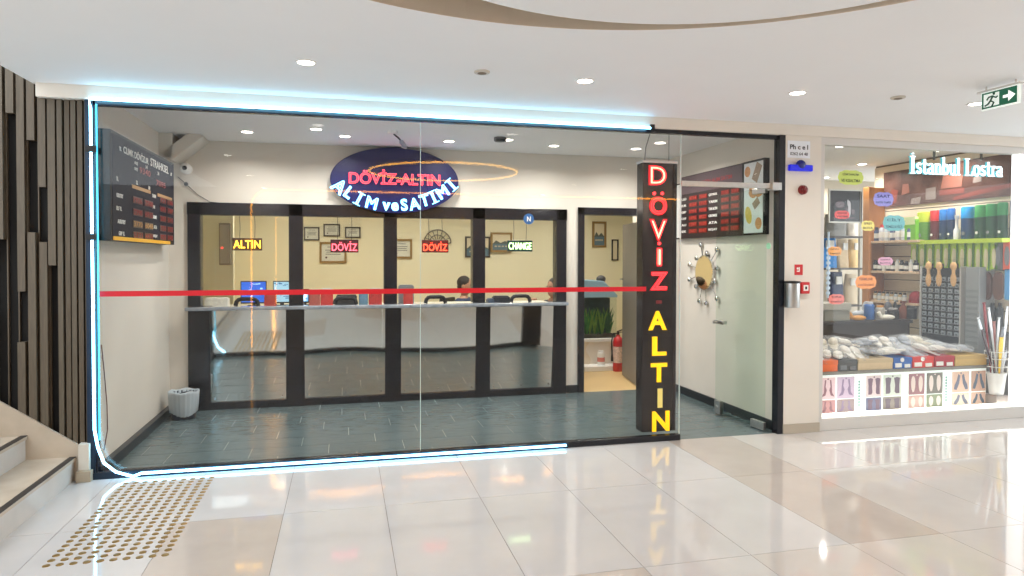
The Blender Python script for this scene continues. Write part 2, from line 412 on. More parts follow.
# storefront of the second shop: sill, frame, glass
SX1 = PY(1014.5, 290, YF).x
m_alu = mat('white powder coated aluminium', (206, 203, 198), 0.35)
q = MB(); q.box(PXR, YF-0.03, 0, 10, YF+0.06, 0.11); q.box(PXR, YF-0.03, 0.112, PXR+0.045, YF+0.05, 2.569); q.box(PXR, YF-0.03, 2.57, 10, YF+0.05, 2.635)
struct(q.build('trim_5', [m_alu], bevel=0.003))
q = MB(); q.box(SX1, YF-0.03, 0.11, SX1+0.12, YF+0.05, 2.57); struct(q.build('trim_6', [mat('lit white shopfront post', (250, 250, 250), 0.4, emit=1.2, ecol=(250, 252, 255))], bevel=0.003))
q = MB(); q.box(PXR+0.045, YF, 0.11, SX1, YF+0.01, 2.57); struct(q.build('window_4', [m_glass]))
q = MB(); q.box(SX1+0.12, YF, 0.11, 10, YF+0.01, 2.57); struct(q.build('window_5', [m_glass]))
wall('wall_shop_back', (PXR, 8.9, 0, 10, 9.0, HC), mat('greige panel', (196, 184, 164), 0.6))
# right side wall of the second shop: horizontal slat boards
q = MB(); SW = 6.64
q.box(SW, 5.45, 0, SW+0.08, 7.45, HC, 1)
for k in range(19): q.box(SW-0.018, 5.45, 0.02+k*0.142, SW, 7.45, 0.152+k*0.142, 0)
struct(q.build('wall_shop_right', [mat('pale slat board', (222, 206, 182), 0.5, var=0.04, scale=6, stretch=(1, 0.3, 4)), mat('slat groove', (110, 96, 78), 0.7)]))
# far side of the concourse (behind the camera; seen in the glass)
wall('wall_opposite', (-6, -1.8, 0, 10, -1.7, HC), mat('opposite wall paint', (168, 164, 160), 0.6))
# ---- staircase
st = thing('staircase', 'pale marble stair rising to the left beside the slatted wall, with dark nosing strips', 'stairs', (-1.815, 4.0, 0))
for k in range(6):
    xa = -1.815-0.295*k; z = 0.165*(k+1)
    q = MB(); q.box(xa-0.29 if k < 5 else xa-0.6, 1.6, 0 if k == 0 else 0.165*k, xa, YF-0.02, z-0.022, 1); q.box(xa-0.30 if k < 5 else xa-0.6, 1.6, z-0.022, xa+0.012, YF-0.02, z, 0)
    if k: q.box(xa-0.29 if k < 5 else xa-0.6, 1.6, 0, xa-0.001, YF-0.03, 0.165*k, 1)
    s1 = q.build('step', [m_marble, m_riser], st)
    q = MB(); q.box(xa-0.028, 1.6, z-0.001, xa+0.013, YF-0.02, z+0.003); q.build('nosing_strip', [m_nose], s1, origin=st.location)
q = MB(); A = PY(0, 402, YF-0.02); B = PY(80, 446, YF-0.02); sl = (A.z-B.z)/(A.x-B.x)
def zl(x): return B.z+sl*(x-B.x)
q.prism([(-5.5, YF-0.02, zl(-5.5)), (B.x, YF-0.02, B.z), (B.x, YF-0.02, 0), (-5.5, YF-0.02, 0)], (0, 0.02, 0)); q.build('stringer', [m_marble], st)
q = MB(); q.box(B.x-0.0, YF-0.06, 0.075, -1.71, YF-0.0, B.z+0.02); q.build('newel_block', [mat('pale stone block', (206, 200, 188), 0.4)], st, bevel=0.003)
q = MB(); q.box(B.x-0.01, YF-0.08, 0, -1.695, YF-0.0, 0.075); q.build('plinth', [mat('beige stone plinth', (170, 158, 138), 0.4)], st, bevel=0.003)
# ---- tactile studs
q = MB(); q.lathe((0, 0, 0), [(0.0185, 0), (0.0175, 0.003), (0.012, 0.005)], 14)
stud = None
for r in range(22):
    for c in range(10):
        p = (-1.452+c*0.0608, 3.87+r*0.0615, 0)
        if stud is None:
            stud = q.build('tactile_stud', [m_stud], smooth=True, origin=(0, 0, 0)); stud.location = p
            tag(stud, 'small bronze tactile stud in the grid set in the floor tiles by the stair foot', 'floor stud', 'tactile studs in the floor')
        else:
            s2 = stud.copy(); COL.objects.link(s2); s2.location = p
# ================================================================== TELLER FRONT
tf = thing('teller_partition', 'long black framed teller partition with four glazed bays and steel lower panels', 'partition', (PY(377, 306, YB).x, YB, 0))
YT = YB-0.02
def bx(px0, px1, Y=YT): return PY(px0, 300, Y).x, PY(px1, 300, Y).x
ZL = PY(377, 305, YB-0.15).z
up = [(188, 201), (289, 303), (384, 397), (472.5, 485), (556, 566)]
lo = [(188, 210), (286, 304.5), (385, 401), (475.5, 490), (552.5, 566)]
for (a, b), (c, d) in zip(up, lo):
    q = MB(); x0, x1 = bx(a, b); q.box(x0, YT-0.015, ZL, x1, YB+0.11, WZ)
    x2, x3 = bx(c, d); q.box(x2, YT-0.015, 0, x3, YB+0.11, ZL); q.build('post', [m_black], tf, bevel=0.004)
q = MB(); q.box(WX0, YT-0.015, WZ-0.125, WX1, YB+0.11, WZ); q.build('header', [m_black], tf, bevel=0.004)
q = MB(); q.box(WX0, YT-0.005, 0, WX1, YB+0.10, 0.075); q.build('bottom_rail', [m_black], tf, bevel=0.004)
for k in range(4):
    x0 = bx(*up[k])[1]; x1 = bx(*up[k+1])[0]
    q = MB(); q.box(x0, YB+0.03, ZL, x1, YB+0.038, WZ-0.125); q.build('glass_pane', [m_glass], tf)
    x0 = bx(*lo[k])[1]; x1 = bx(*lo[k+1])[0]
    q = MB(); nx = 16
    vs = []; fs = []
    for i in range(nx+1):
        t = i/nx; bow = 0.006*math.sin(PI*t)*(0.2, 1, -0.6, 1)[k]
        for z in (0.075, ZL): vs.append((x0+(x1-x0)*t, YB-0.002-(0.056+bow*1.3 if z > 0.3 else 0.0), z))
    for i in range(nx): fs.append((2*i, 2*i+2, 2*i+3, 2*i+1))
    q.add(vs, fs); n0 = len(q.v); q.box(x0, YB+0.01, 0.075, x1, YB+0.02, ZL-0.04)
    sp_ = q.build('steel_panel', [m_mirror], tf, smooth='all')
    for bxp in (x0+0.04, (x0+x1)/2, x1-0.04):
        q = MB(); q.cyl((bxp, YB-0.004, 0.115), (bxp, YB-0.012, 0.115), 0.009, 10); q.build('bolt', [m_chrome], sp_, origin=tf.location)
# arched pass-through rims standing on the ledge
for cx, w in ((246.5, 23), (345.5, 22), (436, 20), (521.5, 19)):
    c = PY(cx, 301, YT); hw = (PY(cx+w/2, 301, YT).x-PY(cx-w/2, 301, YT).x)/2; h = 0.068
    pts = [Vector((c.x-hw, YB+0.02, ZL)), Vector((c.x-hw*0.92, YB+0.02, ZL+h*0.6)), Vector((c.x-hw*0.72, YB+0.02, ZL+h*0.92)), Vector((c.x-hw*0.5, YB+0.02, ZL+h)), Vector((c.x+hw*0.5, YB+0.02, ZL+h)), Vector((c.x+hw*0.72, YB+0.02, ZL+h*0.92)), Vector((c.x+hw*0.92, YB+0.02, ZL+h*0.6)), Vector((c.x+hw, YB+0.02, ZL))]
    q = MB(); q.tube(pts, 0.021, 8); q.build('pass_through_rim', [m_black2], tf, smooth=True)
# marble ledge
q = MB(); q.box(WX0+0.0, YB-0.16, ZL-0.035, WX1-0.02, YB-0.036, ZL)
tag(q.build('counter_ledge', [m_ledge], bevel=0.006), 'blue grey marble ledge running along the whole teller partition', 'counter ledge')
# desk behind
q = MB(); q.box(-1.4, YB+0.16, ZL-0.07, 2.4, YB+0.75, ZL-0.03); 
dk = thing('teller_desk', 'long pale desk behind the teller windows', 'desk', (0.5, YB+0.45, 0)); q.build('desk_top', [mat('pale desk laminate', (226, 220, 205), 0.4)], dk, bevel=0.004)
for x in (-1.38, 0.5, 2.36): q = MB(); q.box(x, YB+0.2, 0, x+0.03, YB+0.72, ZL-0.07); q.build('desk_leg', [m_grey_pl], dk)
ZD = ZL-0.03
# hanging led word signs in the bays
def led_sign(px0, py0, px1, py1, word, txc, em, back, label, strength=4.0):
    Y = YB+0.10; x0, x1, z0, z1 = RY(px0, py0, px1, py1, Y)
    t = thing('led_sign', label, 'sign', ((x0+x1)/2, Y, z0), 'word signs hung in the teller bays')
    q = MB(); q.box(x0, Y, z0, x1, Y+0.03, z1); q.build('housing', [back], t, bevel=0.004)
    q = MB(); put_text(q, word, ((x0+x1)/2, Y-0.004, (z0+z1)/2), (x1-x0)*0.9, (z1-z0)*(0.62 if 'Ö' not in word else 0.74), 'S', bold=0.0, depth=0.003)
    q.build('lettering', [mat('led letters '+label[:12], txc, 0.4, emit=strength, ecol=em)], t)
    for x in (x0+(x1-x0)*0.25, x0+(x1-x0)*0.75):
        q = MB(); q.tube([(x, Y+0.015, z1), (x+0.005, Y+0.012, (z1+WZ-0.12)/2), (x, Y+0.01, WZ-0.125)], 0.0025, 5); q.build('hanging_cord', [m_black2], t)
led_sign(232, 238, 262, 250.5, 'ALTIN', (255, 214, 90), (255, 190, 40), mat('dark amber sign housing', (84, 54, 22), 0.4), 'small amber lit word sign reading ALTIN in the leftmost teller bay', 5)
led_sign(330.5, 239.5, 358.5, 252.5, 'DÖVİZ', (255, 120, 130), (255, 70, 90), mat('dark crimson sign housing', (70, 8, 22), 0.4), 'small pinkish red DÖVİZ word sign in the second teller bay', 4)
led_sign(422, 240, 448.5, 252.5, 'DÖVİZ', (255, 110, 80), (255, 60, 36), mat('dark red sign housing', (92, 14, 12), 0.4), 'small orange red DÖVİZ word sign in the third teller bay', 4)
led_sign(507.5, 240.5, 532.5, 251.5, 'CHANGE', (235, 255, 205), (215, 255, 170), mat('dark teal sign housing', (16, 54, 52), 0.4), 'small pale green lit word sign reading CHANGE in the right teller bay', 4)
# blue mark on the header of the right bay
x0, x1, z0, z1 = RY(523.5, 214, 534, 224, YT-0.02)
q = MB(); c = ((x0+x1)/2, YT-0.016, (z0+z1)/2); q.cyl(c, (c[0], c[1]-0.006, c[2]), (x1-x0)/2, 20, m=0); put_text(q, 'N', (c[0], c[1]-0.008, c[2]), (x1-x0)*0.35, (z1-z0)*0.5, 'S', m=1, bold=0.02)
tag(q.build('round_sticker', [mat('blue round sticker', (30, 84, 140), 0.5), m_paper]), 'round blue sticker on the black header above the CHANGE sign', 'sticker')
# ================================================================== OFFICE WALL THINGS
def frame(px0, py0, px1, py1, Y, fm, inner, label, cat='picture', name='picture_frame', deco=None, b=0.018, group=None):
    x0, x1, z0, z1 = RY(px0, py0, px1, py1, Y)
    t = thing(name, label, cat, ((x0+x1)/2, Y, z0), group)
    q = MB()
    for bb in ((x0, z0, x1, z0+b), (x0, z1-b, x1, z1), (x0, z0+b, x0+b, z1-b), (x1-b, z0+b, x1, z1-b)): q.box(bb[0], Y-0.02, bb[1], bb[2], Y, bb[3])
    q.build('frame', [fm], t)
    q = MB(); q.box(x0+b, Y-0.008, z0+b, x1-b, Y, z1-b); q.build('sheet', [inner], t)
    if deco: q = MB(); ms = deco(q, x0+b, x1-b, z0+b, z1-b, Y-0.009); q.build('print', ms, t)
    return t
def cert(q, x0, x1, z0, z1, y):
    w, h = x1-x0, z1-z0
    for k, (f, l) in enumerate(((0.8, 0.5), (0.62, 0.7), (0.5, 0.6), (0.38, 0.66))): q.box(x0+w*(0.5-l/2), y-0.002, z0+h*f, x0+w*(0.5+l/2), y, z0+h*f+h*0.04, 0)
    q.cyl((x0+w*0.2, y-0.003, z0+h*0.2), (x0+w*0.2, y, z0+h*0.2), h*0.06, 12, m=1)
    return [mat('grey print', (120, 120, 116), 0.7), mat('seal ink', (90, 60, 50), 0.7)]
def scene_(q, x0, x1, z0, z1, y):
    w, h = x1-x0, z1-z0
    q.box(x0, y-0.002, z0, x1, y, z0+h*0.4, 0)
    q.prism([(x0, y, z0+h*0.4), (x0+w*0.2, y, z0+h*0.62), (x0+w*0.45, y, z0+h*0.45), (x0+w*0.7, y, z0+h*0.58), (x1, y, z0+h*0.42), (x1, y, z0+h*0.4)], (0, -0.002, 0), 1)
    for k in range(4): q.box(x0+w*(0.12+0.2*k), y-0.003, z0+h*0.2, x0+w*(0.24+0.2*k), y, z0+h*0.28, 2)
    return [mat('painted blue water', (88, 116, 130), 0.5), mat('painted hills', (84, 92, 82), 0.5), mat('painted light', (200, 190, 160), 0.5)]
m_thinf = mat('thin dark frame', (70, 62, 52), 0.5); m_certp = mat('pale certificate paper', (222, 222, 206), 0.5)
m_mount = mat('cream mount', (226, 214, 182), 0.6); m_gframe = mat('aged gold frame', (158, 128, 74), 0.4, 0.3)
YW = YO
frame(304, 227, 319.5, 240.5, YW, m_thinf, m_certp, 'certificate in a thin dark frame, leftmost of the three in a row', 'certificate', 'framed_certificate', cert)
frame(323.5, 224, 340, 236.5, YW, m_thinf, m_certp, 'certificate in a thin dark frame, middle and highest of the three in a row', 'certificate', 'framed_certificate', cert)
frame(345, 227, 360.5, 238, YW, m_thinf, m_certp, 'certificate in a thin dark frame, rightmost of the three in a row', 'certificate', 'framed_certificate', cert)
frame(319.5, 242, 346.5, 263, YW, m_gframe, m_certp, 'large gold framed document hanging behind the left DÖVİZ sign', 'certificate', 'framed_certificate', cert, 0.03)
frame(391, 239, 412, 258.5, YW, m_gframe, m_certp, 'gold framed document half hidden by the post between bays two and three', 'certificate', 'framed_certificate', cert, 0.03)
frame(465, 236.5, 490, 257.5, YW, m_thinf, m_mount, 'dark framed picture crossing behind the post between third and fourth bays', 'picture', deco=scene_, b=0.025)
frame(490.5, 232.5, 512, 252, YW-0.03, m_gframe, m_mount, 'gold framed landscape painting beside the CHANGE sign', 'picture', deco=scene_, b=0.03)
frame(592, 221.5, 606, 247.5, YW, m_gframe, m_mount, 'tall framed picture with a dark house, seen through the open doorway', 'picture', deco=scene_, b=0.035)
frame(611.5, 239.5, 618, 260.5, YW, m_black2, m_mount, 'narrow empty looking black frame beside the grey door leaf', 'picture', b=0.018)
# wire wall decoration
q = MB(); c = PY(437.5, 243, YW-0.03); r = 0.20
q.tube([c+Vector((r*math.cos(PI*k/16), 0, r*0.98*math.sin(PI*k/16))) for k in range(17)], 0.008, 6)
q.tube([c+Vector((r*0.6*math.cos(PI*k/16), 0, r*0.6*math.sin(PI*k/16))) for k in range(17)], 0.006, 6)
for k in range(9): a = PI*k/8; q.tube([c+Vector((0.05*math.cos(a), 0, 0.05*math.sin(a))), c+Vector((r*math.cos(a), 0, r*math.sin(a)))], 0.005, 5)
q.tube([c+Vector((-r, 0, 0)), c+Vector((r, 0, 0))], 0.008, 6)
tag(q.build('wire_wall_ornament', [mat('grey wire', (120, 116, 108), 0.4, 0.5)], smooth=True), 'half round grey wire ornament on the wall above the right DÖVİZ sign', 'wall ornament')
# metal box on the wall at the left
x0, x1, z0, z1 = RY(219, 223, 230, 265, 8.6)
t = thing('electric_panel', 'tall narrow bronze grey electric panel mounted at the left of the first teller bay', 'electric panel', ((x0+x1)/2, 8.6, z0))
q = MB(); q.box(x0, 8.60, z0, x1, 8.70, z1); q.build('case', [mat('bronze grey metal', (140, 126, 104), 0.4, 0.5)], t, bevel=0.006)
q = MB(); q.box(x0+0.012, 8.592, z0+0.02, x1-0.012, 8.602, z1-0.02); q.build('cover', [mat('satin grey cover', (168, 158, 138), 0.35, 0.4)], t, bevel=0.003)
q = MB(); q.cyl((x0+0.035, 8.592, z0+0.2), (x0+0.035, 8.586, z0+0.2), 0.012, 10); q.build('red_light', [mat('red pilot light', (255, 60, 40), 0.4, emit=2)], t)
wall('wall_office_stub', (XL+0.02, 8.7, 0, x1+0.02, 8.8, HC), m_cream)
# desk screens and boxes
def desk_screen(px0, py0, px1, py1, label, c1, c2):
    Y = YB+0.35; x0, x1, z0, z1 = RY(px0, py0, px1, py1, Y); z0 = ZD
    t = thing('desk_display', label, 'display', ((x0+x1)/2, Y, ZD))
    q = MB(); q.box(x0, Y, z0+0.03, x1, Y+0.03, z1); q.build('bezel', [m_black2], t, bevel=0.004)
    q = MB(); q.box(x0+0.008, Y-0.002, z0+0.045, x1-0.008, Y, z1-0.01, 0)
    rr = random.Random(label)
    for k in range(14):
        a = rr.uniform(x0+0.01, x1-0.05); b = rr.uniform(z0+0.05, z1-0.03); q.box(a, Y-0.004, b, a+rr.uniform(0.01, 0.04), Y-0.001, b+rr.uniform(0.005, 0.02), 1)
    q.build('screen', [mat('screen '+label[:14], c1, 0.4, emit=0.7), mat('screen detail '+label[:14], c2, 0.4, emit=0.8)], t)
    q = MB(); q.box((x0+x1)/2-0.06, Y-0.03, z0, (x0+x1)/2+0.06, Y+0.08, z0+0.012); q.box((x0+x1)/2-0.02, Y+0.005, z0+0.01, (x0+x1)/2+0.02, Y+0.025, z0+0.06); q.build('stand', [m_black2], t)
desk_screen(240.5, 281, 266.5, 299, 'bright blue display showing white shapes in the leftmost bay', (40, 96, 205), (150, 200, 240))
desk_screen(273, 281, 291, 299, 'pale blue display against the first inner post', (150, 190, 210), (60, 110, 150))
desk_screen(300, 289, 309, 303, 'small sky blue display just right of the first inner post', (110, 175, 225), (220, 235, 245))
rr = random.Random(5)
boxes = [(264, 292, 276, 304, (190, 60, 50), 'red leaflet holder between the two blue screens'), (309, 291, 320, 304, (178, 88, 78), 'dull red leaflet holder left of the second arch'),
 (320.5, 290, 333, 304, (196, 46, 44), 'bright red money counter left of the second arch'), (359, 292, 368, 304, (100, 140, 170), 'grey blue leaflet holder right of the second arch'),
 (369, 290, 382, 303, (190, 50, 48), 'red leaflet holder beside the middle post'), (404, 291, 413, 301, (196, 60, 58), 'small red gadget right of the middle post')]
for a, b, c_, d, col, lab in boxes:
    Y = YB+0.28; x0, x1, z0, z1 = RY(a, b, c_, d, Y); z0 = ZD
    t = thing('leaflet_holder', lab, 'desk holder', ((x0+x1)/2, Y, ZD))
    q = MB(); q.prism([(x0, Y, z0), (x0, Y+0.1, z0), (x0, Y+0.1, z1), (x0, Y+0.03, z1)], (x1-x0, 0, 0)); q.build('body', [mat('holder %d %d %d' % col, col, 0.45, var=0.2, scale=40)], t, bevel=0.004)
    q = MB(); q.box(x0+0.012, Y+0.032, z1-0.03, x1-0.012, Y+0.06, z1+0.02); q.build('leaflets', [m_paper], t)
def small_item(name, lab, cat, px0, py0, px1, py1, col, Y=YB+0.25):
    x0, x1, z0, z1 = RY(px0, py0, px1, py1, Y)
    q = MB(); q.box(x0, Y, ZD, x1, Y+0.12, z1); q.box(x0+0.01, Y+0.02, z1, x1-0.01, Y+0.1, z1+0.012)
    return tag(q.build(name, [mat('item %d %d %d' % col, col, 0.5, var=0.1, scale=30)], bevel=0.005), lab, cat)
small_item('paper_stack', 'loose stack of white papers at the left end of the desk', 'papers', 204, 299, 228, 304, (236, 232, 222))
small_item('card_reader', 'dark card reader behind the second arch', 'card reader', 336, 296, 357, 303, (30, 30, 34))
small_item('printer', 'grey blue printer right of the middle post', 'printer', 399, 286, 414, 303, (140, 150, 160), YB+0.45)
small_item('calculator', 'black calculator in the right bay', 'calculator', 494, 297, 510, 303, (30, 36, 48))
small_item('keyboard', 'blue grey keyboard left of the right arch', 'keyboard', 488, 299.5, 500, 304, (60, 80, 110))
# ================================================================== AQUARIUM
AY = 9.0; x0, x1, z0, z1 = RY(583, 312, 616.5, 340, AY)
x0 -= 0.02
t = thing('aquarium', 'planted glass aquarium with a sloping blue lid, on the white stand in the back room', 'aquarium', ((x0+x1)/2, AY+0.2, z0+0.02))
ztop = PY(600, 297.5, AY).z; zb = PY(600, 339.5, AY).z
q = MB(); q.box(x0, AY, zb+0.02, x1, AY+0.4, ztop); q.build('tank_glass', [m_glassd], t)
q = MB(); q.box(x0+0.01, AY+0.01, zb+0.02, x1-0.01, AY+0.39, zb+0.07); q.build('gravel', [mat('dark gravel', (70, 66, 56), 0.8, var=0.5, scale=120)], t)
q = MB(); q.box(x0+0.012, AY+0.22, zb+0.07, x1-0.012, AY+0.388, ztop-0.02); q.build('backdrop', [mat('dark tank backdrop', (52, 74, 70), 0.6, var=0.3, scale=12)], t)
rr = random.Random(9)
for k in range(24):
    q = MB(); cx = rr.uniform(x0+0.05, x1-0.04); cy = AY+rr.uniform(0.04, 0.2); 
    for j in range(9):
        hh = rr.uniform(0.18, 0.40); dx = rr.uniform(-0.09, 0.09); dy = rr.uniform(-0.03, 0.03); w = 0.012
        b0 = Vector((cx, cy, zb+0.06)); m_ = b0+Vector((dx*0.4, dy*0.4, hh*0.6)); e = b0+Vector((dx, dy, hh))
        q.add([b0+Vector((-w/2, 0, 0)), b0+Vector((w/2, 0, 0)), m_+Vector((w, 0, 0)), e, m_+Vector((-w, 0, 0))], [(0, 1, 2, 3, 4)], 0)
    q.build('water_plant', [mat('plant green %d' % (k % 3), [(64, 128, 58), (40, 92, 48), (110, 150, 60)][k % 3], 0.5, var=0.2, scale=20)], t)
q = MB(); zt = ztop; hh = PY(595, 281, AY).z
q.prism([(x0, AY-0.01, zt), (x1+0.01, AY-0.01, zt), (x1+0.01, AY-0.01, zt+0.03), (x0+(x1-x0)*0.62, AY-0.01, hh), (x0, AY-0.01, hh+0.02)], (0, 0.42, 0)); q.build('lid', [mat('pale blue lid', (150, 186, 205), 0.25), ], t, bevel=0.006)
q = MB(); p = PY(601, 281, AY+0.2); q.ell((p.x, AY+0.2, hh+0.02), (0.07, 0.06, 0.055)); q.cyl((p.x, AY+0.2, hh-0.02), (p.x, AY+0.2, hh+0.01), 0.04)
q.build('pump', [mat('dark pump', (60, 60, 62), 0.5, var=0.4, scale=40)], t, smooth=True)
t = thing('aquarium_stand', 'white stand with wavy sides under the aquarium', 'stand', ((x0+x1)/2, AY+0.2, 0))
q = MB(); q.box(x0-0.02, AY-0.03, zb-0.03, x1+0.01, AY+0.43, zb+0.019); q.build('top_board', [m_white_pl], t, bevel=0.008)
q = MB(); q.box(x0-0.02, AY-0.20, 0.0, x1+0.01, AY+0.43, 0.07); q.build('base_board', [m_white_pl], t, bevel=0.008)
for side, xs in ((0, x0+0.0), (1, x1-0.05)):
    n = 14; L_ = []; R_ = []
    for i in range(n+1):
        z = 0.07+(zb-0.03-0.07)*i/n; wv = 0.035*math.sin(2*PI*i/n+0.5); L_.append((xs-0.0+wv, AY, z)); R_.append((xs+0.10+wv if side == 0 else xs+0.04+wv, AY, z))
    q = MB(); q.prism(L_+R_[::-1], (0, 0.4, 0)); q.build('side_panel', [mat('cream side panel', (228, 214, 190), 0.5)], t)
q = MB(); q.box(x0+0.05, AY+0.03, 0.07, x1-0.02, AY+0.05, zb-0.03); q.build('back_panel', [mat('ivory back panel', (238, 230, 216), 0.5)], t)
p = PY(601, 360, AY-0.10); q = MB(); q.lathe((p.x, AY-0.10, 0.07), [(0.05, 0), (0.052, 0.01), (0.05, 0.17), (0.04, 0.18), (0.04, 0.2)], 18)
t = thing('plastic_tub', 'small white and pink tub standing in the open aquarium stand', 'tub', (p.x, AY-0.10, 0.07)); q.build('body', [m_white_pl], t, smooth=True)
q = MB(); q.lathe((p.x, AY-0.10, 0.12), [(0.0525, 0), (0.0525, 0.06)], 18); q.build('label_band', [mat('pink label', (214, 130, 120), 0.5)], t, smooth=True)
# fire extinguisher
p = PZ(618, 371, 0); ex = thing('fire_extinguisher', 'red fire extinguisher standing by the grey door leaf', 'fire extinguisher', (p.x, p.y, 0)); ex_l = ex.location.copy()
q = MB(); q.lathe(ex_l, [(0.068, 0), (0.072, 0.015), (0.072, 0.40), (0.06, 0.45), (0.03, 0.475), (0.026, 0.50)], 24); q.build('cylinder', [m_redp], ex, smooth=True)
q = MB(); q.lathe(ex_l+Vector((0, 0, 0.12)), [(0.0728, 0), (0.0728, 0.22)], 24); q.build('label_band', [mat('extinguisher label', (226, 200, 190), 0.5, var=0.3, scale=40)], ex, smooth=True)
q = MB(); q.cyl(ex_l+Vector((0, 0, 0.5)), ex_l+Vector((0, 0, 0.54)), 0.018); q.obox(ex_l+Vector((0.04, 0, 0.56)), (0.12, 0.02, 0.012), Matrix.Rotation(-0.3, 4, 'Y')); q.obox(ex_l+Vector((0.03, 0, 0.535)), (0.09, 0.02, 0.01), Matrix.Rotation(0, 4, 'Y')); q.build('valve_handle', [m_black2], ex)
q = MB(); q.tube([ex_l+Vector(v) for v in ((-0.01, 0, 0.52), (-0.07, 0, 0.52), (-0.095, 0, 0.42), (-0.09, 0, 0.25))], 0.01, 8); q.cyl(ex_l+Vector((-0.09, 0, 0.26)), ex_l+Vector((-0.088, 0, 0.14)), 0.01, 10, 0.018); q.build('hose', [m_black2], ex, smooth=True)
# ================================================================== PEOPLE
def skin(name, verts, edges, radii, m, parent, sub=2):
    me = bpy.data.meshes.new(name); me.from_pydata([Vector(v) for v in verts], edges, [])
    o = bpy.data.objects.new(name, me); COL.objects.link(o)
    md = o.modifiers.new('s', 'SKIN'); sv = me.skin_vertices[0].data
    for i, r in enumerate(radii): sv[i].radius = (r, r) if not isinstance(r, tuple) else r
    sv[0].use_root = True
    ms = o.modifiers.new('u', 'SUBSURF'); ms.levels = sub; ms.render_levels = sub
    bpy.context.view_layer.update()
    m2 = bpy.data.meshes.new_from_object(o.evaluated_get(bpy.context.evaluated_depsgraph_get()))
    bpy.data.objects.remove(o)
    return m2
def person(loc, rz, label, shirt, arm='desk', hair=m_hair, headturn=0.0):
    t = thing('person', label, 'person', loc); t.rotation_euler = (0, 0, rz)
    S = 0.40   # seat height; figure faces -Y
    J = [(0,0,S+0.10),(0,-0.01,S+0.28),(0,-0.02,S+0.46),(0,-0.02,S+0.57),(0,-0.03,S+0.64),   # 0-4 pelvis spine chest neckbase neck
         (-0.17,-0.02,S+0.53),(-0.22,-0.10,S+0.30),(-0.13,-0.33,S+0.27),(-0.10,-0.41,S+0.28),   # 5-8 left arm
         (0.17,-0.02,S+0.53),(0.22,-0.10,S+0.30),(0.13,-0.33,S+0.27),(0.10,-0.41,S+0.28),       # 9-12 right arm
         (-0.09,-0.03,S+0.08),(-0.11,-0.44,S+0.07),(-0.11,-0.46,0.09),(-0.11,-0.60,0.04),       # 13-16 leg
         (0.09,-0.03,S+0.08),(0.11,-0.44,S+0.07),(0.11,-0.46,0.09),(0.11,-0.60,0.04)]
    if arm == 'raised': J[6] = (-0.25,-0.12,S+0.34); J[7] = (-0.17,-0.28,S+0.50); J[8] = (-0.12,-0.24,S+0.62)
    E = [(0,1),(1,2),(2,3),(3,4),(2,5),(5,6),(6,7),(7,8),(2,9),(9,10),(10,11),(11,12),(0,13),(13,14),(14,15),(15,16),(0,17),(17,18),(18,19),(19,20)]
    R = [(0.15,0.11),(0.14,0.10),(0.16,0.105),(0.07,0.065),0.055, 0.06,0.045,0.033,0.026, 0.06,0.045,0.033,0.026, 0.09,0.06,0.045,0.04, 0.09,0.06,0.045,0.04]
    q = MB()
    me = skin('b', J, E, R, m_skin, t); q.add([v.co.copy() for v in me.vertices], [tuple(p.vertices) for p in me.polygons]); bpy.data.meshes.remove(me)
    # head with face, turned
    Hh = Matrix.Translation((0, -0.04, S+0.755))@Matrix.Rotation(headturn, 4, 'Z')
    def hp(*v): return Hh@Vector(v)
    hm = MB(); hm.ell((0, 0, 0.012), (0.078, 0.098, 0.118), n=20, k=14); hm.ell((0, -0.025, -0.055), (0.056, 0.068, 0.062), n=16, k=10)
    hm.ell((0, -0.098, -0.012), (0.013, 0.02, 0.026)); hm.ell((-0.08, 0.005, -0.008), (0.012, 0.022, 0.032)); hm.ell((0.08, 0.005, -0.008), (0.012, 0.022, 0.032))
    hm.ell((0, -0.086, -0.055), (0.024, 0.009, 0.008)); hm.cyl((0, 0.01, -0.13), (0, 0.005, -0.03), 0.052, 14)
    q.add([Hh@v for v in hm.v], hm.f)
    # hands
    for s_, w in ((-1, J[8]), (1, J[12])):
        w = Vector(w); q.ell(w+Vector((0, -0.045, -0.005)), (0.036, 0.05, 0.016))
        for k in range(4):
            bx_ = w+Vector((-0.027+0.018*k, -0.085, -0.004)); ln = (0.055, 0.065, 0.06, 0.048)[k]
            q.tube([bx_, bx_+Vector((0, -ln*0.55, -0.004)), bx_+Vector((0, -ln, -0.02))], 0.008, 6)
        q.tube([w+Vector((-s_*0.03, -0.03, 0)), w+Vector((-s_*0.052, -0.055, -0.004)), w+Vector((-s_*0.05, -0.08, -0.01))], 0.009, 6)
    o_ = t.location.copy(); q.v = [v+o_ for v in q.v]
    q.build('body', [m_skin], t, smooth='all')
    # clothes
    q = MB(); me = skin('c', J[:3]+[J[5],J[6],J[7],J[9],J[10],J[11],J[3]], [(0,1),(1,2),(2,3),(3,4),(4,5),(2,6),(6,7),(7,8),(2,9)], [(0.165,0.125),(0.155,0.115),(0.175,0.12),0.075,0.058,0.042,0.075,0.058,0.042,(0.075,0.07)], shirt, t)
    q.add([v.co.copy()+o_ for v in me.vertices], [tuple(p.vertices) for p in me.polygons]); bpy.data.meshes.remove(me); q.build('shirt', [shirt], t, smooth='all')
    q = MB(); me = skin('c', [J[0],J[13],J[14],J[15],J[17],J[18],J[19]], [(0,1),(1,2),(2,3),(0,4),(4,5),(5,6)], [(0.16,0.12),0.10,0.072,0.055,0.10,0.072,0.055], m_black2, t)
    q.add([v.co.copy()+o_ for v in me.vertices], [tuple(p.vertices) for p in me.polygons]); bpy.data.meshes.remove(me); q.build('trousers', [mat('dark trousers', (40, 42, 52), 0.7)], t, smooth='all')
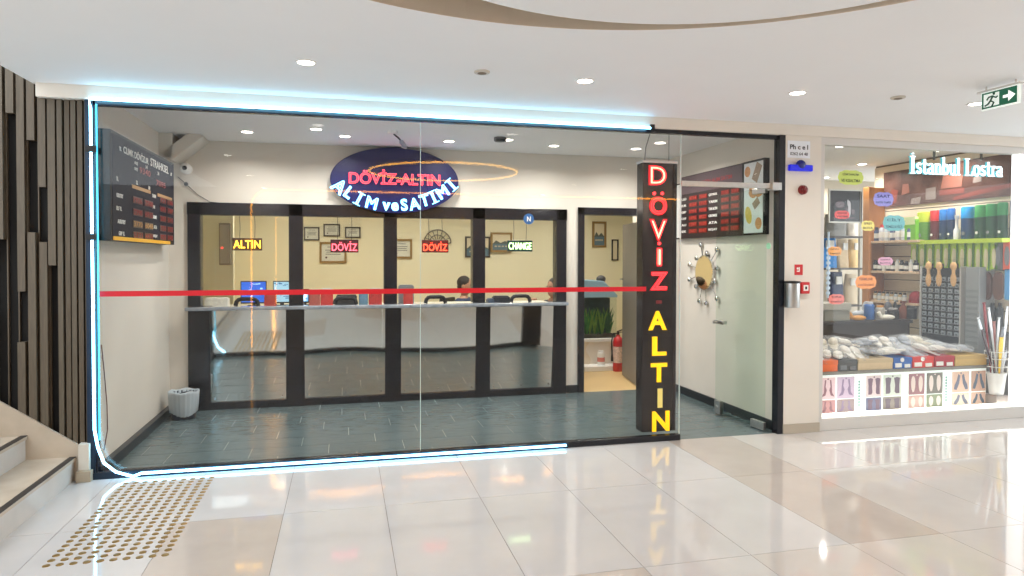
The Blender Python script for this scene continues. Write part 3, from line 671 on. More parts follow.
    hm = MB(); hm.ell((0, 0.018, 0.045), (0.088, 0.102, 0.098), n=20, k=12, noise=0.02); hm.ell((0, 0.045, -0.01), (0.078, 0.07, 0.08), n=16, k=10)
    q = MB(); q.add([Hh@v+o_ for v in hm.v], hm.f); q.build('hair', [hair], t, smooth='all')
    hm = MB()
    for s_ in (-1, 1): hm.ell((s_*0.03, -0.088, 0.005), (0.013, 0.008, 0.007)); hm.box(s_*0.03-0.017, -0.098, 0.022, s_*0.03+0.017, -0.088, 0.028)
    q = MB(); q.add([Hh@v+o_ for v in hm.v], hm.f); q.build('eyes', [m_black2], t)
    return t
def office_chair(loc, rz, label):
    t = thing('office_chair', label, 'chair', loc); t.rotation_euler = (0, 0, rz); o_ = t.location.copy()
    q = MB(); q.box(-0.24, -0.26, 0.30, 0.24, 0.22, 0.37); q.v = [v+o_ for v in q.v]; q.build('seat', [m_black2], t, bevel=0.02)
    q = MB(); q.box(-0.22, 0.20, 0.52, 0.22, 0.26, 0.98); q.box(-0.03, 0.22, 0.42, 0.03, 0.25, 0.55); q.v = [v+o_ for v in q.v]; q.build('backrest', [m_black2], t, bevel=0.02)
    q = MB(); q.cyl((0, 0, 0.06), (0, 0, 0.30), 0.03)
    for k in range(5): a = 2*PI*k/5; q.tube([(0, 0, 0.09), (0.28*math.cos(a), 0.28*math.sin(a), 0.05)], 0.018, 8); q.ell((0.28*math.cos(a), 0.28*math.sin(a), 0.026), (0.025, 0.025, 0.025))
    q.v = [v+o_ for v in q.v]; q.build('base', [m_grey_pl], t)
P1 = PY(462.5, 285, 9.6); person((P1.x, 9.6, 0), 1.0, 'short haired man in a dark blue shirt seated facing right in the third bay', mat('dark blue shirt', (52, 70, 110), 0.7), headturn=0.1)
office_chair((P1.x, 9.62, 0), 1.0, 'black office chair under the short haired man in the third bay')
P2 = PY(556.5, 284, 8.6); person((P2.x, 8.62, 0), -1.1, 'person in a black top, mostly hidden behind the right hand teller post', mat('black top', (30, 28, 34), 0.7), arm='raised')
office_chair((P2.x, 8.64, 0), -1.1, 'black office chair hidden behind the right hand post under a seated person')
# ================================================================== NEON OVAL
NY = 7.36; x0, x1, z0, z1 = RY(330, 147.5, 458.5, 213, NY); cx, cz = (x0+x1)/2, (z0+z1)/2; rx, rz_ = (x1-x0)/2, (z1-z0)/2
z1 = min(z1, HC-0.005)
t = thing('neon_sign', 'large dark blue oval neon sign with red and cyan outlined words above the teller windows', 'sign', (cx, NY, z0))
q = MB(); q.prism([(cx+rx*math.cos(2*PI*k/64), NY, min(HC-0.004, cz+rz_*math.sin(2*PI*k/64))) for k in range(64)], (0, 0.03, 0)); q.build('backing_panel', [mat('indigo acrylic panel', (24, 26, 80), 0.4, spec=0.3)], t, bevel=0.003)
for xx in (cx-rx*0.5, cx+rx*0.5): q = MB(); q.box(xx-0.03, NY+0.03, cz-0.1, xx+0.03, YB, cz+0.1); q.build('mounting_bracket', [m_grey_pl], t)
a0, a1, b0, b1 = RY(349, 172.5, 440, 184.5, NY)
m_nred = mat('red neon tube', (255, 110, 120), 0.4, emit=4, ecol=(255, 62, 80)); m_nredf = mat('red sign film', (190, 0, 26), 0.5, emit=0.9, ecol=(255, 0, 30)); m_ncy = mat('cyan neon tube', (190, 245, 255), 0.4, emit=5, ecol=(110, 215, 255)); m_ncyf = mat('blue sign film', (10, 70, 190), 0.5, emit=0.8, ecol=(0, 90, 255))
q = MB(); put_text(q, 'DÖVİZ-ALTIN', ((a0+a1)/2, NY-0.004, (b0+b1)/2+0.012), a1-a0, b1-b0+0.03, 'S', bold=0.01, depth=0.002); q.build('red_letter_face', [m_nredf], t)
q = MB(); put_text(q, 'DÖVİZ-ALTIN', ((a0+a1)/2, NY-0.016, (b0+b1)/2+0.012), a1-a0, b1-b0+0.03, 'S', outline=0.0024, bold=0.0); q.build('red_neon_letters', [m_nred], t)
arc = [('A',215,265,-40,15),('L',272,302,-36,13),('I',330,338,-28,13),('M',404,362,-14,13),('v',489,383,-4,9),('e',540,384,2,9),('S',594,373,6,13),('A',655,368,10,13),('T',714,346,17,13),('I',765,328,26,13),('M',818,298,34,13),('I',872,256,44,13)]
q = MB(); q2 = MB()
for ch, zx, zy, an, hh in arc:
    p = PY(300+zx/5.69, 140+zy/5.69, NY-0.016); h = hh*7.36/685.3*1.0
    tw, th = text(ch, 0, 1.0, 0.0)[2:]
    h *= 0.9; w = h*tw/th*(0.98 if ch != 'I' else 1.4); p = p+(Vector((cx, NY-0.016, cz))-p)*0.03
    put_text(q, ch, p, w, h, 'S', outline=0.0032, rot=math.radians(an), bold=0.0)
    put_text(q2, ch, p+Vector((0, 0.012, 0)), w, h, 'S', rot=math.radians(an), bold=0.02, depth=0.002)
    if ch == 'I':
        for sg in (-1, 1):
            cpt = p+Vector((-math.sin(math.radians(an)), 0, math.cos(math.radians(an))))*(sg*h*0.5)
            dv = Vector((math.cos(math.radians(an)), 0, math.sin(math.radians(an))))*0.04
            q.tube([cpt-dv, cpt+dv], 0.004, 6)
q.build('cyan_neon_letters', [m_ncy], t); q2.build('blue_letter_face', [m_ncyf], t)
# ================================================================== VERTICAL LIGHT BOX
VY = 5.40; x0, x1, z0, z1 = RY(642.5, 163, 676.5, 438, VY); z0 = 0.06; z1 = PY(659, 161, VY).z
t = thing('vertical_sign', 'tall black hanging light box reading DÖVİZ in red and ALTIN in yellow', 'sign', ((x0+x1)/2, VY, z0))
q = MB(); q.box(x0, VY, z0, x1, VY+0.13, z1); q.build('case', [mat('black gloss acrylic', (34, 26, 26), 0.15)], t, bevel=0.006)
q = MB(); q.box(x0-0.004, VY-0.003, z1-0.018, x1+0.004, VY+0.134, z1+0.004); q.build('top_trim', [m_alu], t)
m_vred = mat('red led letters', (255, 60, 60), 0.4, emit=5, ecol=(255, 36, 40)); m_vredd = mat('unlit red letters', (120, 24, 30), 0.4); m_vpink = mat('warm led dots', (255, 190, 150), 0.4, emit=4, ecol=(255, 150, 110))
m_vhalo = mat('red letter halo glow', (140, 8, 24), 0.4, emit=0.35, ecol=(255, 0, 20)); m_vyel = mat('yellow led letters', (255, 214, 0), 0.4, emit=0.6, ecol=(255, 190, 0), var=0.0); m_vyeld = mat('pale worn yellow letter', (214, 190, 110), 0.4, emit=0.35, ecol=(240, 220, 120))
for ch, px, py, h, w in (('D',657.5,175.5,18,16),('O',658,206,17,16),('V',658,230,20,16),('I',659,257,17,4.5),('Z',658.6,281,17,16)):
    p = PY(px, py, VY); s1 = PY(px, py-h/2, VY).z-PY(px, py+h/2, VY).z; w1 = PY(px+w/2, py, VY).x-PY(px-w/2, py, VY).x
    q = MB(); put_text(q, ch, p+Vector((0, -0.004, 0)), w1*1.15, s1*1.12, 'S', bold=0.03, depth=0.001); q.build('letter_halo', [m_vhalo], t)  # larger glowing red copy behind each letter imitates its halo
    q = MB(); put_text(q, ch, p+Vector((0, -0.012, 0)), w1, s1, 'S', outline=0.0032, bold=0.0); q.build('led_letter', [m_vred], t)
    q = MB(); put_text(q, ch, p+Vector((0, -0.008, 0)), w1*0.9, s1*0.94, 'S', bold=-0.012, depth=0.002); q.build('led_letter', [m_vpink if ch in 'DIV' else m_vredd], t)
for px, py in ((654, 193.5), (662, 193.5), (659, 243.5)):
    p = PY(px, py, VY); q = MB(); q.cyl(p+Vector((0, -0.002, 0)), p+Vector((0, -0.012, 0)), 0.0125, 14); q.build('letter_dot', [m_vred], t)
p = PY(658.6, 302, VY); q = MB(); q.box(p.x-0.025, VY-0.012, p.z-0.014, p.x+0.025, VY-0.002, p.z+0.014); q.build('dash', [m_vredd], t)
for ch, px, py, h, w in (('A',657.3,320.5,19,18),('L',659,346,19,14),('T',658.6,372.5,19,16),('I',659.7,398,19,4.5),('N',660.5,421,20,17)):
    p = PY(px, py, VY); s1 = PY(px, py-h/2, VY).z-PY(px, py+h/2, VY).z; w1 = PY(px+w/2, py, VY).x-PY(px-w/2, py, VY).x
    q = MB(); put_text(q, ch, p+Vector((0, -0.006, 0)), w1, s1, 'S', bold=0.03, depth=0.006); q.build('led_letter', [m_vyel if ch != 'I' else m_vyeld], t)
q = MB(); q.tube([(x0+0.04, VY+0.06, z1), (x0+0.05, VY+0.06, z1+0.12), (x0+0.12, VY+0.05, HC)], 0.004, 6); q.tube([(x1-0.05, VY+0.06, z1), (x1-0.05, VY+0.06, HC)], 0.003, 6); q.build('hanging_wire', [m_grey_pl], t)
# ================================================================== RED TAPE, LED ROPE
zt_ = PY(370, 291.5, YF-0.006).z
q = MB(); q.box(GX0, YF-0.003, zt_-0.019, PY(646, 291, YF).x, YF-0.0005, zt_+0.019)
tag(q.build('warning_tape', [m_red]), 'long red tape strip stuck straight across the glass shop front', 'tape')
def f_(x, y): return PY(x, y, YF-0.045)
zt2 = 2.648
pts = [Vector((f_(650, 131).x, YF-0.066, 2.63)), Vector((1, YF-0.066, 2.632)), Vector((f_(90, 100).x, YF-0.066, 2.634)), f_(90.5, 108), f_(91.5, 200), f_(93, 300), f_(94, 400), f_(94.5, 430), f_(98, 448), f_(104, 463), f_(116, 472), f_(133, 476.5)]
zb_ = 0.028
for xx in (141, 180, 256, 330, 400, 480, 540, 566): v = f_(xx, 460); pts.append(Vector((v.x, YF-0.045, zb_)))
t = thing('led_rope_light', 'glowing cyan white led rope running around the left, top and bottom of the glass front', 'light strip', (GX0, YF-0.045, 0))
q = MB(); q.tube(pts, 0.009, 8); q.build('rope', [m_led], t, smooth=True)
q = MB(); v0 = f_(96, 110); q.tube([f_(96.3, 104), f_(97.5, 200), f_(98.5, 300), f_(99.3, 400), f_(99.6, 440)], 0.006, 8); q.build('inner_rope', [mat('dim teal led strip', (90, 190, 215), 0.4, emit=1.2, ecol=(60, 180, 220))], t, smooth=True)
q = MB(); q.box(XL-0.03, YF-0.03, 0.04, XL+0.02, YF-0.021, 2.635); q.box(XL, YF-0.035, 0, PY(567, 445, YF).x, YF-0.026, 0.045); q.build('mounting_rail', [m_ledrail], t)
for py in (149, 237): p = f_(91, py); q = MB(); q.box(p.x-0.03, YF-0.062, p.z-0.022, p.x+0.035, YF-0.02, p.z+0.022); q.build('black_tape', [m_black2], t)
p = pts[0]; q = MB(); q.box(p.x-0.005, YF-0.075, 2.60, p.x+0.03, YF-0.05, 2.66); q.build('end_plug', [m_black2], t)
# thin brown cable beside the rope
q = MB(); q.tube([PX(101.5, 345, XL+0.01), PX(104, 370, XL+0.012), PX(107, 405, XL+0.012), PX(107.5, 430, XL+0.012), PX(104, 450, XL+0.06)], 0.004, 6)
tag(q.build('loose_cable', [mat('brown cable', (90, 44, 34), 0.5)], smooth=True), 'thin brown cable hanging on the left shop wall by the led rope', 'cable')
# ================================================================== LEFT EXCHANGE BOARD
BX = -1.585
y0, y1, z0, z1 = 5.37, PX(174.5, 200, BX).y, PX(109, 240, BX).z, PX(109, 127.5, BX).z
y0 = PX(109, 200, BX).y
if y0 < YF+0.03: y0 = YF+0.03
m_board = mat('blue black board face', (34, 33, 46), 0.6, spec=0.1); m_digit = mat('dim red digits', (130, 44, 46), 0.4, emit=0.06, ecol=(255, 50, 40)); m_digitd = mat('dark red digit window', (48, 14, 22), 0.3); m_amb = mat('amber digits', (170, 130, 90), 0.4, emit=0.08, ecol=(255, 190, 90))
t = thing('exchange_rate_board', 'dark exchange rate board in a thick black case on the left wall', 'rate board', (XL, (y0+y1)/2, z0))
q = MB(); q.box(XL, y0, z0, BX-0.004, y1, z1); q.build('case', [m_black2], t, bevel=0.006)
q = MB(); q.box(BX-0.006, y0+0.025, z0+0.025, BX, y1-0.025, z1-0.025); q.build('face', [m_board], t)
q = MB(); w_ = y1-y0; h_ = z1-z0
put_text(q, 'CLIMK DÖVİZUR', (BX+0.001, y0+w_*0.33, z1-0.095), w_*0.36, 0.068, 'E', bold=0.01, depth=0.001)
put_text(q, 'STRAHKSEL', (BX+0.001, y0+w_*0.71, z1-0.095), w_*0.33, 0.068, 'E', bold=0.01, depth=0.001)
def lab(u, v, s, w, h=0.03): put_text(q, s, (BX+0.001, y0+w_*u, z0+h_*v), w, h, 'E', bold=0.02, depth=0.001)
for u, v, s, w in ((0.11,0.86,'TL',0.05),(0.07,0.57,'TL',0.05),(0.1,0.42,'USD/TRY',0.15),(0.09,0.30,'EU TL',0.12),(0.12,0.18,'AUD/TRY',0.18),(0.12,0.07,'GBP TL',0.14),(0.32,0.79,'ALIŞ',0.09),(0.32,0.73,'SATIŞ',0.09),(0.33,0.60,'22',0.05),(0.48,0.80,'14',0.05),(0.52,0.59,'18',0.05),(0.68,0.79,'24',0.05),(0.93,0.85,'AY',0.05),(0.60,0.52,'YARIM',0.12),(0.59,0.40,'TAM',0.09),(0.61,0.29,'GREMSE',0.13),(0.62,0.18,'ATA',0.10),(0.62,0.08,'REŞAT',0.13)): lab(u, v, s, w)
q.build('white_lettering', [m_paper], t)
q = MB()
for r_, v in enumerate((0.42, 0.30, 0.18, 0.07)):
    for u in (0.27, 0.44): q = MB(); q.box(BX, y0+w_*u, z0+h_*v-0.028, BX+0.003, y0+w_*(u+0.14), z0+h_*v+0.028); q.build('digit_window', [m_digitd], t)
for u in (0.70, 0.84):
    for v in (0.5, 0.40, 0.29, 0.18, 0.08): q = MB(); q.box(BX, y0+w_*u, z0+h_*v-0.028, BX+0.003, y0+w_*(u+0.12), z0+h_*v+0.028); q.build('digit_window', [m_digitd], t)
q = MB(); qa = MB()
rr = random.Random(2)
for v in (0.42, 0.30, 0.18, 0.07):
    for u in (0.27, 0.44): put_text(qa if v == 0.18 else q, '%04d' % rr.randint(1000, 9999), (BX+0.004, y0+w_*(u+0.07), z0+h_*v), w_*0.125, 0.042, 'E', bold=0.01, depth=0.001)
for v in (0.5, 0.40, 0.29, 0.18, 0.08):
    for u in (0.70, 0.84): put_text(q, '%03d' % rr.randint(100, 999), (BX+0.004, y0+w_*(u+0.06), z0+h_*v), w_*0.1, 0.042, 'E', bold=0.01, depth=0.001)
for u, v in ((0.45, 0.74), (0.72, 0.68)): put_text(q, '%04d' % rr.randint(1000, 9999), (BX+0.004, y0+w_*u, z0+h_*v), w_*0.17, 0.05, 'E', bold=0.01, depth=0.001)
q.build('red_digits', [m_digit], t); 
for u in (0.42, 0.82): qa.box(BX, y0+w_*(u-0.16), z0+h_*0.53, BX+0.003, y0+w_*(u+0.12), z0+h_*0.565)
qa.build('amber_digits', [m_amb], t)
q = MB(); q.box(BX, y0+0.03, z0+0.002, BX+0.006, y1-0.2, z0+0.03); q.build('amber_edge_strip', [mat('amber strip', (214, 160, 40), 0.35, emit=0.25)], t)
# security camera on wall
p = PY(186, 168.5, YB-0.06); t = thing('security_camera', 'small white ball security camera on the back wall beside the rate board', 'camera', (p.x, YB, p.z))
q = MB(); q.ell((p.x, YB-0.07, p.z), (0.055, 0.055, 0.055)); q.build('ball', [m_white_pl], t, smooth=True)
q = MB(); q.cyl((p.x, YB-0.12, p.z), (p.x, YB-0.13, p.z-0.003), 0.022); q.build('lens', [m_black2], t, smooth=True)
q = MB(); q.cyl((p.x, YB-0.02, p.z), (p.x, YB, p.z), 0.05); q.cyl((p.x, YB-0.03, p.z), (p.x, YB, p.z), 0.02); q.build('wall_mount', [m_white_pl], t, smooth=True)
q = MB(); q.tube([PY(178, 177, YB-0.012), PY(186, 184, YB-0.012), PY(198, 195, YB-0.012), PY(210, 202, YB-0.012), PY(240, 205, YB-0.035)], 0.003, 6); q.ell(PY(186, 184, YB-0.02), (0.02, 0.012, 0.02))
tag(q.build('wall_cable', [m_black2], smooth=True), 'thin black cable drooping from the security camera to the partition header', 'cable')
# waste bin with bag
p = Vector((-1.497, 7.14, 0))
t = thing('waste_bin', 'black waste bin lined with a milky plastic bag in the rear left corner', 'waste bin', p)
q = MB(); q.lathe(p, [(0.10, 0), (0.106, 0.01), (0.128, 0.25), (0.123, 0.25), (0.10, 0.012)], 28); q.build('bin', [mat('navy bin plastic', (26, 34, 52), 0.4)], t, smooth=True)
q = MB(); n = 56; prof = [(0.112, 0.05), (0.122, 0.07), (0.130, 0.14), (0.135, 0.24), (0.138, 0.262), (0.125, 0.268), (0.118, 0.23)]
vs = []; rr = random.Random(4)
ph = [rr.uniform(0.6, 1.4) for _ in range(n)]
for j, (r_, z) in enumerate(prof):
    for k in range(n): a = 2*PI*k/n; vs.append(p+Vector(((r_+0.006*math.sin(k*2.3)*ph[k])*math.cos(a), (r_+0.006*math.sin(k*2.3)*ph[k])*math.sin(a), z+(0.02*math.sin(a*2+1) if j == 0 else 0.006*math.sin(a*5)))))
q.add(vs, [(i*n+k, i*n+(k+1)%n, (i+1)*n+(k+1)%n, (i+1)*n+k) for i in range(len(prof)-1) for k in range(n)])
bagm = bpy.data.materials.new('milky plastic bag'); bagm.use_nodes = True; nt = bagm.node_tree; b_ = nt.nodes['Principled BSDF']
b_.inputs['Base Color'].default_value = lin((222, 234, 242)); b_.inputs['Roughness'].default_value = 0.3; b_.inputs['Alpha'].default_value = 0.62
q.build('bag', [bagm], t, smooth='all')
# ================================================================== RIGHT RATE BOARD, POSTER, MIRROR
RXF = XR-0.05
yb0 = PX(742.5, 200, RXF).y; yb1 = PX(681, 200, RXF).y; zb0 = PX(742, 235.5, RXF).z; zb1 = PX(742, 163, RXF).z
t = thing('exchange_rate_board', 'black rate board with rows of red digit windows on the right wall', 'rate board', (XR, (yb0+yb1)/2, zb0))
q = MB(); q.box(RXF+0.002, yb0, zb0, XR, yb1, zb1); q.build('case', [mat('maroon black board', (44, 32, 36), 0.3)], t, bevel=0.004)
q = MB(); q.box(RXF-0.001, yb0+0.01, zb1-0.20, RXF+0.003, yb1-0.01, zb1-0.01); q.build('title_band', [mat('grey maroon band', (88, 72, 78), 0.3)], t)
q = MB(); put_text(q, 'DÖVİZ-ALTIN ALIM SATIM', (RXF-0.002, (yb0+yb1)/2, zb1-0.10), (yb1-yb0)*0.7, 0.055, 'W', bold=0.01, depth=0.001); q.build('title_lettering', [mat('dull red title', (150, 40, 46), 0.4, emit=0.15)], t)
q = MB(); qd = MB(); ql = MB(); rows = [zb1-0.255-0.0725*k for k in range(6)]; rr = random.Random(8)
def yy(px): return PX(px, 215, RXF).y
for k, z in enumerate(rows):
    for a, b in ((689, 697), (699, 707), (721, 729), (731, 739)):
        q = MB(); q.box(RXF-0.003, yy(a), z-0.024, RXF+0.002, yy(b), z+0.024); q.build('digit_window', [mat('lit red window', (110, 30, 26), 0.35, emit=0.03, ecol=(255, 40, 20))], t)
        put_text(qd, '%04d' % rr.randint(1000, 9999), (RXF-0.004, (yy(a)+yy(b))/2, z), abs(yy(a)-yy(b))*0.85, 0.034, 'W', bold=0.012, depth=0.001)
    put_text(ql, ('USD','EUR','GBP','CHF','AU','SEK')[k], (RXF-0.002, yy(684), z), abs(yy(681.8)-yy(687))*0.9, 0.026, 'W', bold=0.02, depth=0.001)
    put_text(ql, ('ÇEYREK','YARIM','TAM ALTIN','GREMSE','ATA','REŞAT')[k], (RXF-0.002, yy(713), z), abs(yy(708.5)-yy(718))*0.9, 0.028, 'W', bold=0.02, depth=0.001)
qd.build('red_digits', [mat('bright red digits', (160, 60, 50), 0.4, emit=0.08, ecol=(255, 40, 40))], t); ql.build('white_lettering', [m_paper], t)
ya, yb_ = PX(764.5, 200, RXF).y, yb0-0.005
t = thing('gold_bar_poster', 'white poster with gold bars and coins in a black frame on the right wall', 'poster', (XR, (ya+yb_)/2, zb0))
q = MB(); b = 0.018
for bb in ((ya, zb0, yb_, zb0+b), (ya, zb1-b, yb_, zb1), (ya, zb0+b, ya+b, zb1-b), (yb_-b, zb0+b, yb_, zb1-b)): q.box(RXF-0.004, bb[0], bb[1], XR, bb[2], bb[3])
q.build('frame', [m_black], t)
q = MB(); q.box(RXF, ya+b, zb0+b, XR, yb_-b, zb1-b); q.build('sheet', [mat('poster white', (226, 232, 232), 0.3)], t)
q = MB(); W_ = yb_-ya; H_ = zb1-zb0
m_coin = mat('printed gold', (206, 150, 96), 0.4, var=0.15, scale=40); m_bar = mat('printed bronze bar', (160, 138, 116), 0.4, var=0.15, scale=40); m_yg = mat('printed yellow gold', (214, 190, 80), 0.4, var=0.15, scale=40)
def gp(u, v): return Vector((RXF-0.002, yb_-W_*u, zb0+H_*v))
def oval(u, v, w, h, m, rot=0):
    c = gp(u, v); pts_ = []
    for k in range(24):
        a = 2*PI*k/24; dx, dz = w*math.cos(a), h*math.sin(a); pts_.append(c+Vector((0, -(dx*math.cos(rot)-dz*math.sin(rot)), dx*math.sin(rot)+dz*math.cos(rot))))
    q.prism(pts_, (0.003, 0, 0), m)
def bar(u, v, w, h, m, rot): q.obox(gp(u, v)+Vector((0.001, 0, 0)), (0.005, w, h), Matrix.Rotation(rot, 4, 'X'), m)
oval(0.22, 0.86, 0.045, 0.05, 0); bar(0.66, 0.83, 0.09, 0.17, 1, 0.5); oval(0.62, 0.60, 0.06, 0.035, 0, 0.5); oval(0.45, 0.55, 0.06, 0.035, 0, -0.4); oval(0.5, 0.63, 0.07, 0.03, 0, 0.2); oval(0.75, 0.55, 0.06, 0.035, 0, 0.1)
bar(0.63, 0.42, 0.10, 0.07, 1, -0.6); oval(0.28, 0.27, 0.05, 0.085, 2, 0.3); oval(0.74, 0.15, 0.05, 0.055, 0)
q.build('printed_gold', [m_coin, m_bar, m_yg], t)
ya, yb_ = yb1+0.005, PX(675, 210, RXF).y; yb_ = min(yb_, YB-0.04); ya = min(ya, yb_-0.1)
t = thing('white_notice_frame', 'narrow white framed notice at the far end of the right wall beside the rate board', 'notice', (XR, (ya+yb_)/2, zb0))
q = MB(); q.box(XR-0.03, ya, zb0, XR, yb_, zb1-0.06); q.build('frame', [m_black], t); q = MB(); q.box(XR-0.034, ya+0.012, zb0+0.015, XR-0.02, yb_-0.012, zb1-0.075); q.build('sheet', [mat('notice white', (232, 232, 228), 0.4)], t)
# sunburst mirror
c = PX(703.8, 272.5, XR-0.03); t = thing('sunburst_mirror', 'round gold tinted mirror with chrome balls on spokes, on the right wall', 'mirror', (XR, c.y, c.z))
RM = (PX(703.8, 256.5, XR-0.03).z-PX(703.8, 289, XR-0.03).z)/2
q = MB(); q.cyl(c+Vector((0.02, 0, 0)), c+Vector((0.0, 0, 0)), RM+0.012, 40); q.build('rim', [m_chrome], t)
q = MB(); q.cyl(c+Vector((0.002, 0, 0)), c+Vector((-0.003, 0, 0)), RM, 40); q.build('mirror_glass', [mat('gold tinted mirror', (244, 232, 204), 0.03, 1.0)], t)
for bx_, by_ in ((700.3,244.7),(706.4,253.5),(716.5,249.5),(696,258),(689.2,264.7),(716.6,268.3),(689,279.6),(714,281),(695.6,286.5),(716.5,298.5),(699,301),(705.5,303)):
    p = PX(bx_, by_, XR-0.03); d_ = (p-c).normalized()
    q = MB(); q.cyl(c+d_*(RM*0.9)+Vector((0.01, 0, 0)), p+Vector((0.01, 0, 0)), 0.0045, 6); sp_ = q.build('spoke', [m_chrome], t)
    q = MB(); q.ell(p+Vector((0.005, 0, 0)), (0.022, 0.03, 0.03)); q.build('ball', [m_chrome], sp_, origin=t.location, smooth=True)
# ================================================================== PILLAR THINGS
PF = YF-0.04
x0, x1, z0, z1 = RY(787.5, 141, 810, 158, PF)
t = thing('paper_notice', 'small white paper notice with black lettering at the top of the pillar', 'notice', ((x0+x1)/2, PF, z0))
q = MB(); q.box(x0, PF-0.003, z0, x1, PF, z1); q.build('sheet', [mat('cool white paper', (226, 230, 236), 0.6)], t)
q = MB(); put_text(q, 'Ph c e l', ((x0+x1)/2, PF-0.004, z0+(z1-z0)*0.64), (x1-x0)*0.8, (z1-z0)*0.28, 'S', bold=0.02, depth=0.001); put_text(q, '0262 64 40', ((x0+x1)/2, PF-0.004, z0+(z1-z0)*0.24), (x1-x0)*0.78, (z1-z0)*0.18, 'S', depth=0.001); q.build('lettering', [m_ink], t)
x0, x1, z0, z1 = RY(787.5, 160.5, 810.5, 171.5, PF); xm = (x0+x1)/2; zc = z0+(z1-z0)*0.30
t = thing('blue_strobe', 'blue plastic strobe with a wide bar and a round dome on the white pillar', 'alarm light', (xm, PF, z0))
m_blue = mat('cobalt blue plastic', (22, 30, 190), 0.25, emit=0.25, ecol=(20, 30, 255))
q = MB(); q.box(x0, PF-0.04, z0, x1, PF, z0+(z1-z0)*0.58); q.build('bar', [m_blue], t, bevel=0.01, segs=3)
q = MB(); q.ell((xm, PF-0.025, z0+(z1-z0)*0.6), ((x1-x0)*0.2, 0.03, (z1-z0)*0.42)); q.build('dome', [mat('dark blue dome', (20, 30, 120), 0.2)], t, smooth=True)
p = PY(802, 190, PF); t = thing('fire_alarm_bell', 'round dark red fire alarm sounder on the pillar below the blue strobe', 'fire alarm', (p.x, PF, p.z-0.045))
q = MB(); q.cyl((p.x, PF, p.z), (p.x, PF-0.03, p.z), 0.043, 28, 0.04); q.build('base', [mat('dark red plastic', (130, 24, 24), 0.3)], t, bevel=0.003)
q = MB(); q.ell((p.x, PF-0.032, p.z), (0.034, 0.025, 0.034)); q.build('dome', [mat('deep red lens', (110, 16, 16), 0.12)], t, smooth=True)
x0, x1, z0, z1 = RY(794.5, 264.5, 802.5, 275, PF)
t = thing('fire_safety_sign', 'small square red sign with a white symbol above the call point', 'sign', ((x0+x1)/2, PF, z0))
q = MB(); q.box(x0, PF-0.004, z0, x1, PF, z1); q.build('plate', [m_redp], t)
q = MB(); w = x1-x0; h = z1-z0; q.box(x0+w*0.25, PF-0.006, z0+h*0.3, x0+w*0.6, PF-0.004, z0+h*0.42); q.box(x0+w*0.5, PF-0.006, z0+h*0.4, x0+w*0.62, PF-0.004, z0+h*0.75); q.cyl((x0+w*0.35, PF-0.006, z0+h*0.62), (x0+w*0.35, PF-0.004, z0+h*0.62), w*0.12, 10); q.build('symbol', [m_paper], t)
x0, x1, z0, z1 = RY(798.5, 282, 807, 293.5, PF)
t = thing('fire_call_point', 'red fire alarm call point box with a white window, right of the steel ash bin', 'call point', ((x0+x1)/2, PF, z0))
q = MB(); q.box(x0, PF-0.04, z0, x1, PF, z1); q.build('box', [m_redp], t, bevel=0.005)
q = MB(); w = x1-x0; h = z1-z0; q.box(x0+w*0.25, PF-0.042, z0+h*0.25, x1-w*0.2, PF-0.04, z1-h*0.25); q.build('window', [m_paper], t)
q = MB(); q.box(x0+w*0.42, PF-0.044, z0+h*0.38, x1-w*0.36, PF-0.042, z1-h*0.38); q.build('push_mark', [m_ink], t)
x0, x1, z0, z1 = RY(786, 281, 798.5, 307.5, PF-0.06)
xm = (x0+x1)/2; r_ = (x1-x0)/2
t = thing('wall_ashtray', 'small brushed steel wall mounted cylinder bin with a dark rim on the pillar', 'ash bin', (xm, PF-0.05, z0))
q = MB(); q.lathe((xm, PF-0.06, z0), [(r_*0.95, 0), (r_, 0.006), (r_, z1-z0-0.02)], 28); q.build('body', [m_steel], t, smooth=True)
q = MB(); q.lathe((xm, PF-0.06, z1-0.02), [(r_, 0), (r_+0.004, 0.004), (r_+0.004, 0.018), (r_*0.8, 0.02), (r_*0.78, 0.0)], 28); q.box(xm-0.02, PF-0.02, z1-0.06, xm+0.02, PF, z1-0.01); q.build('rim', [m_black2], t, smooth=True)
# ================================================================== EXIT SIGN
p0 = PZ(1019, 83.5, HC-0.035); EX = p0.x; ye0 = p0.y; ye1 = PX(981, 103, EX).y; zt = HC-0.035; ht = zt-PX(1018.5, 102.5, EX).z
t = thing('exit_sign', 'green hanging exit sign with a running man and a right pointing arrow', 'exit sign', (EX, (ye0+ye1)/2, zt-ht))
q = MB(); q.box(EX, ye0, zt-ht, EX+0.02, ye1, zt); q.build('panel', [mat('exit white acrylic', (228, 238, 232), 0.3, emit=0.35)], t, bevel=0.002)
W_ = ye1-ye0
q = MB(); q.box(EX-0.002, ye0+0.012, zt-ht+0.008, EX, ye1-W_*0.5, zt-0.008, 0)
q.box(EX-0.002, ye1-W_*0.5, zt-ht+0.008, EX, ye1-0.008, zt-ht+0.018, 0); q.box(EX-0.002, ye1-W_*0.5, zt-0.018, EX, ye1-0.008, zt-0.008, 0); q.box(EX-0.002, ye1-0.02, zt-ht+0.008, EX, ye1-0.008, zt-0.008, 0)
q.build('green_field', [mat('exit green', (24, 104, 76), 0.35, emit=0.12)], t)
def ep(u, v): return Vector((EX-0.003, ye1-W_*u, zt-ht+ht*v))
q = MB(); q.prism([ep(*a) for a in ((0.60,0.42),(0.74,0.42),(0.74,0.20),(0.92,0.5),(0.74,0.80),(0.74,0.58),(0.60,0.58))], (0.002, 0, 0)); q.build('arrow', [mat('exit arrow white', (240, 245, 240), 0.4, emit=0.5)], t)
q = MB(); q.cyl(ep(0.36, 0.80)+Vector((-0.001, 0, 0)), ep(0.36, 0.80)+Vector((0.001, 0, 0)), 0.009, 12)
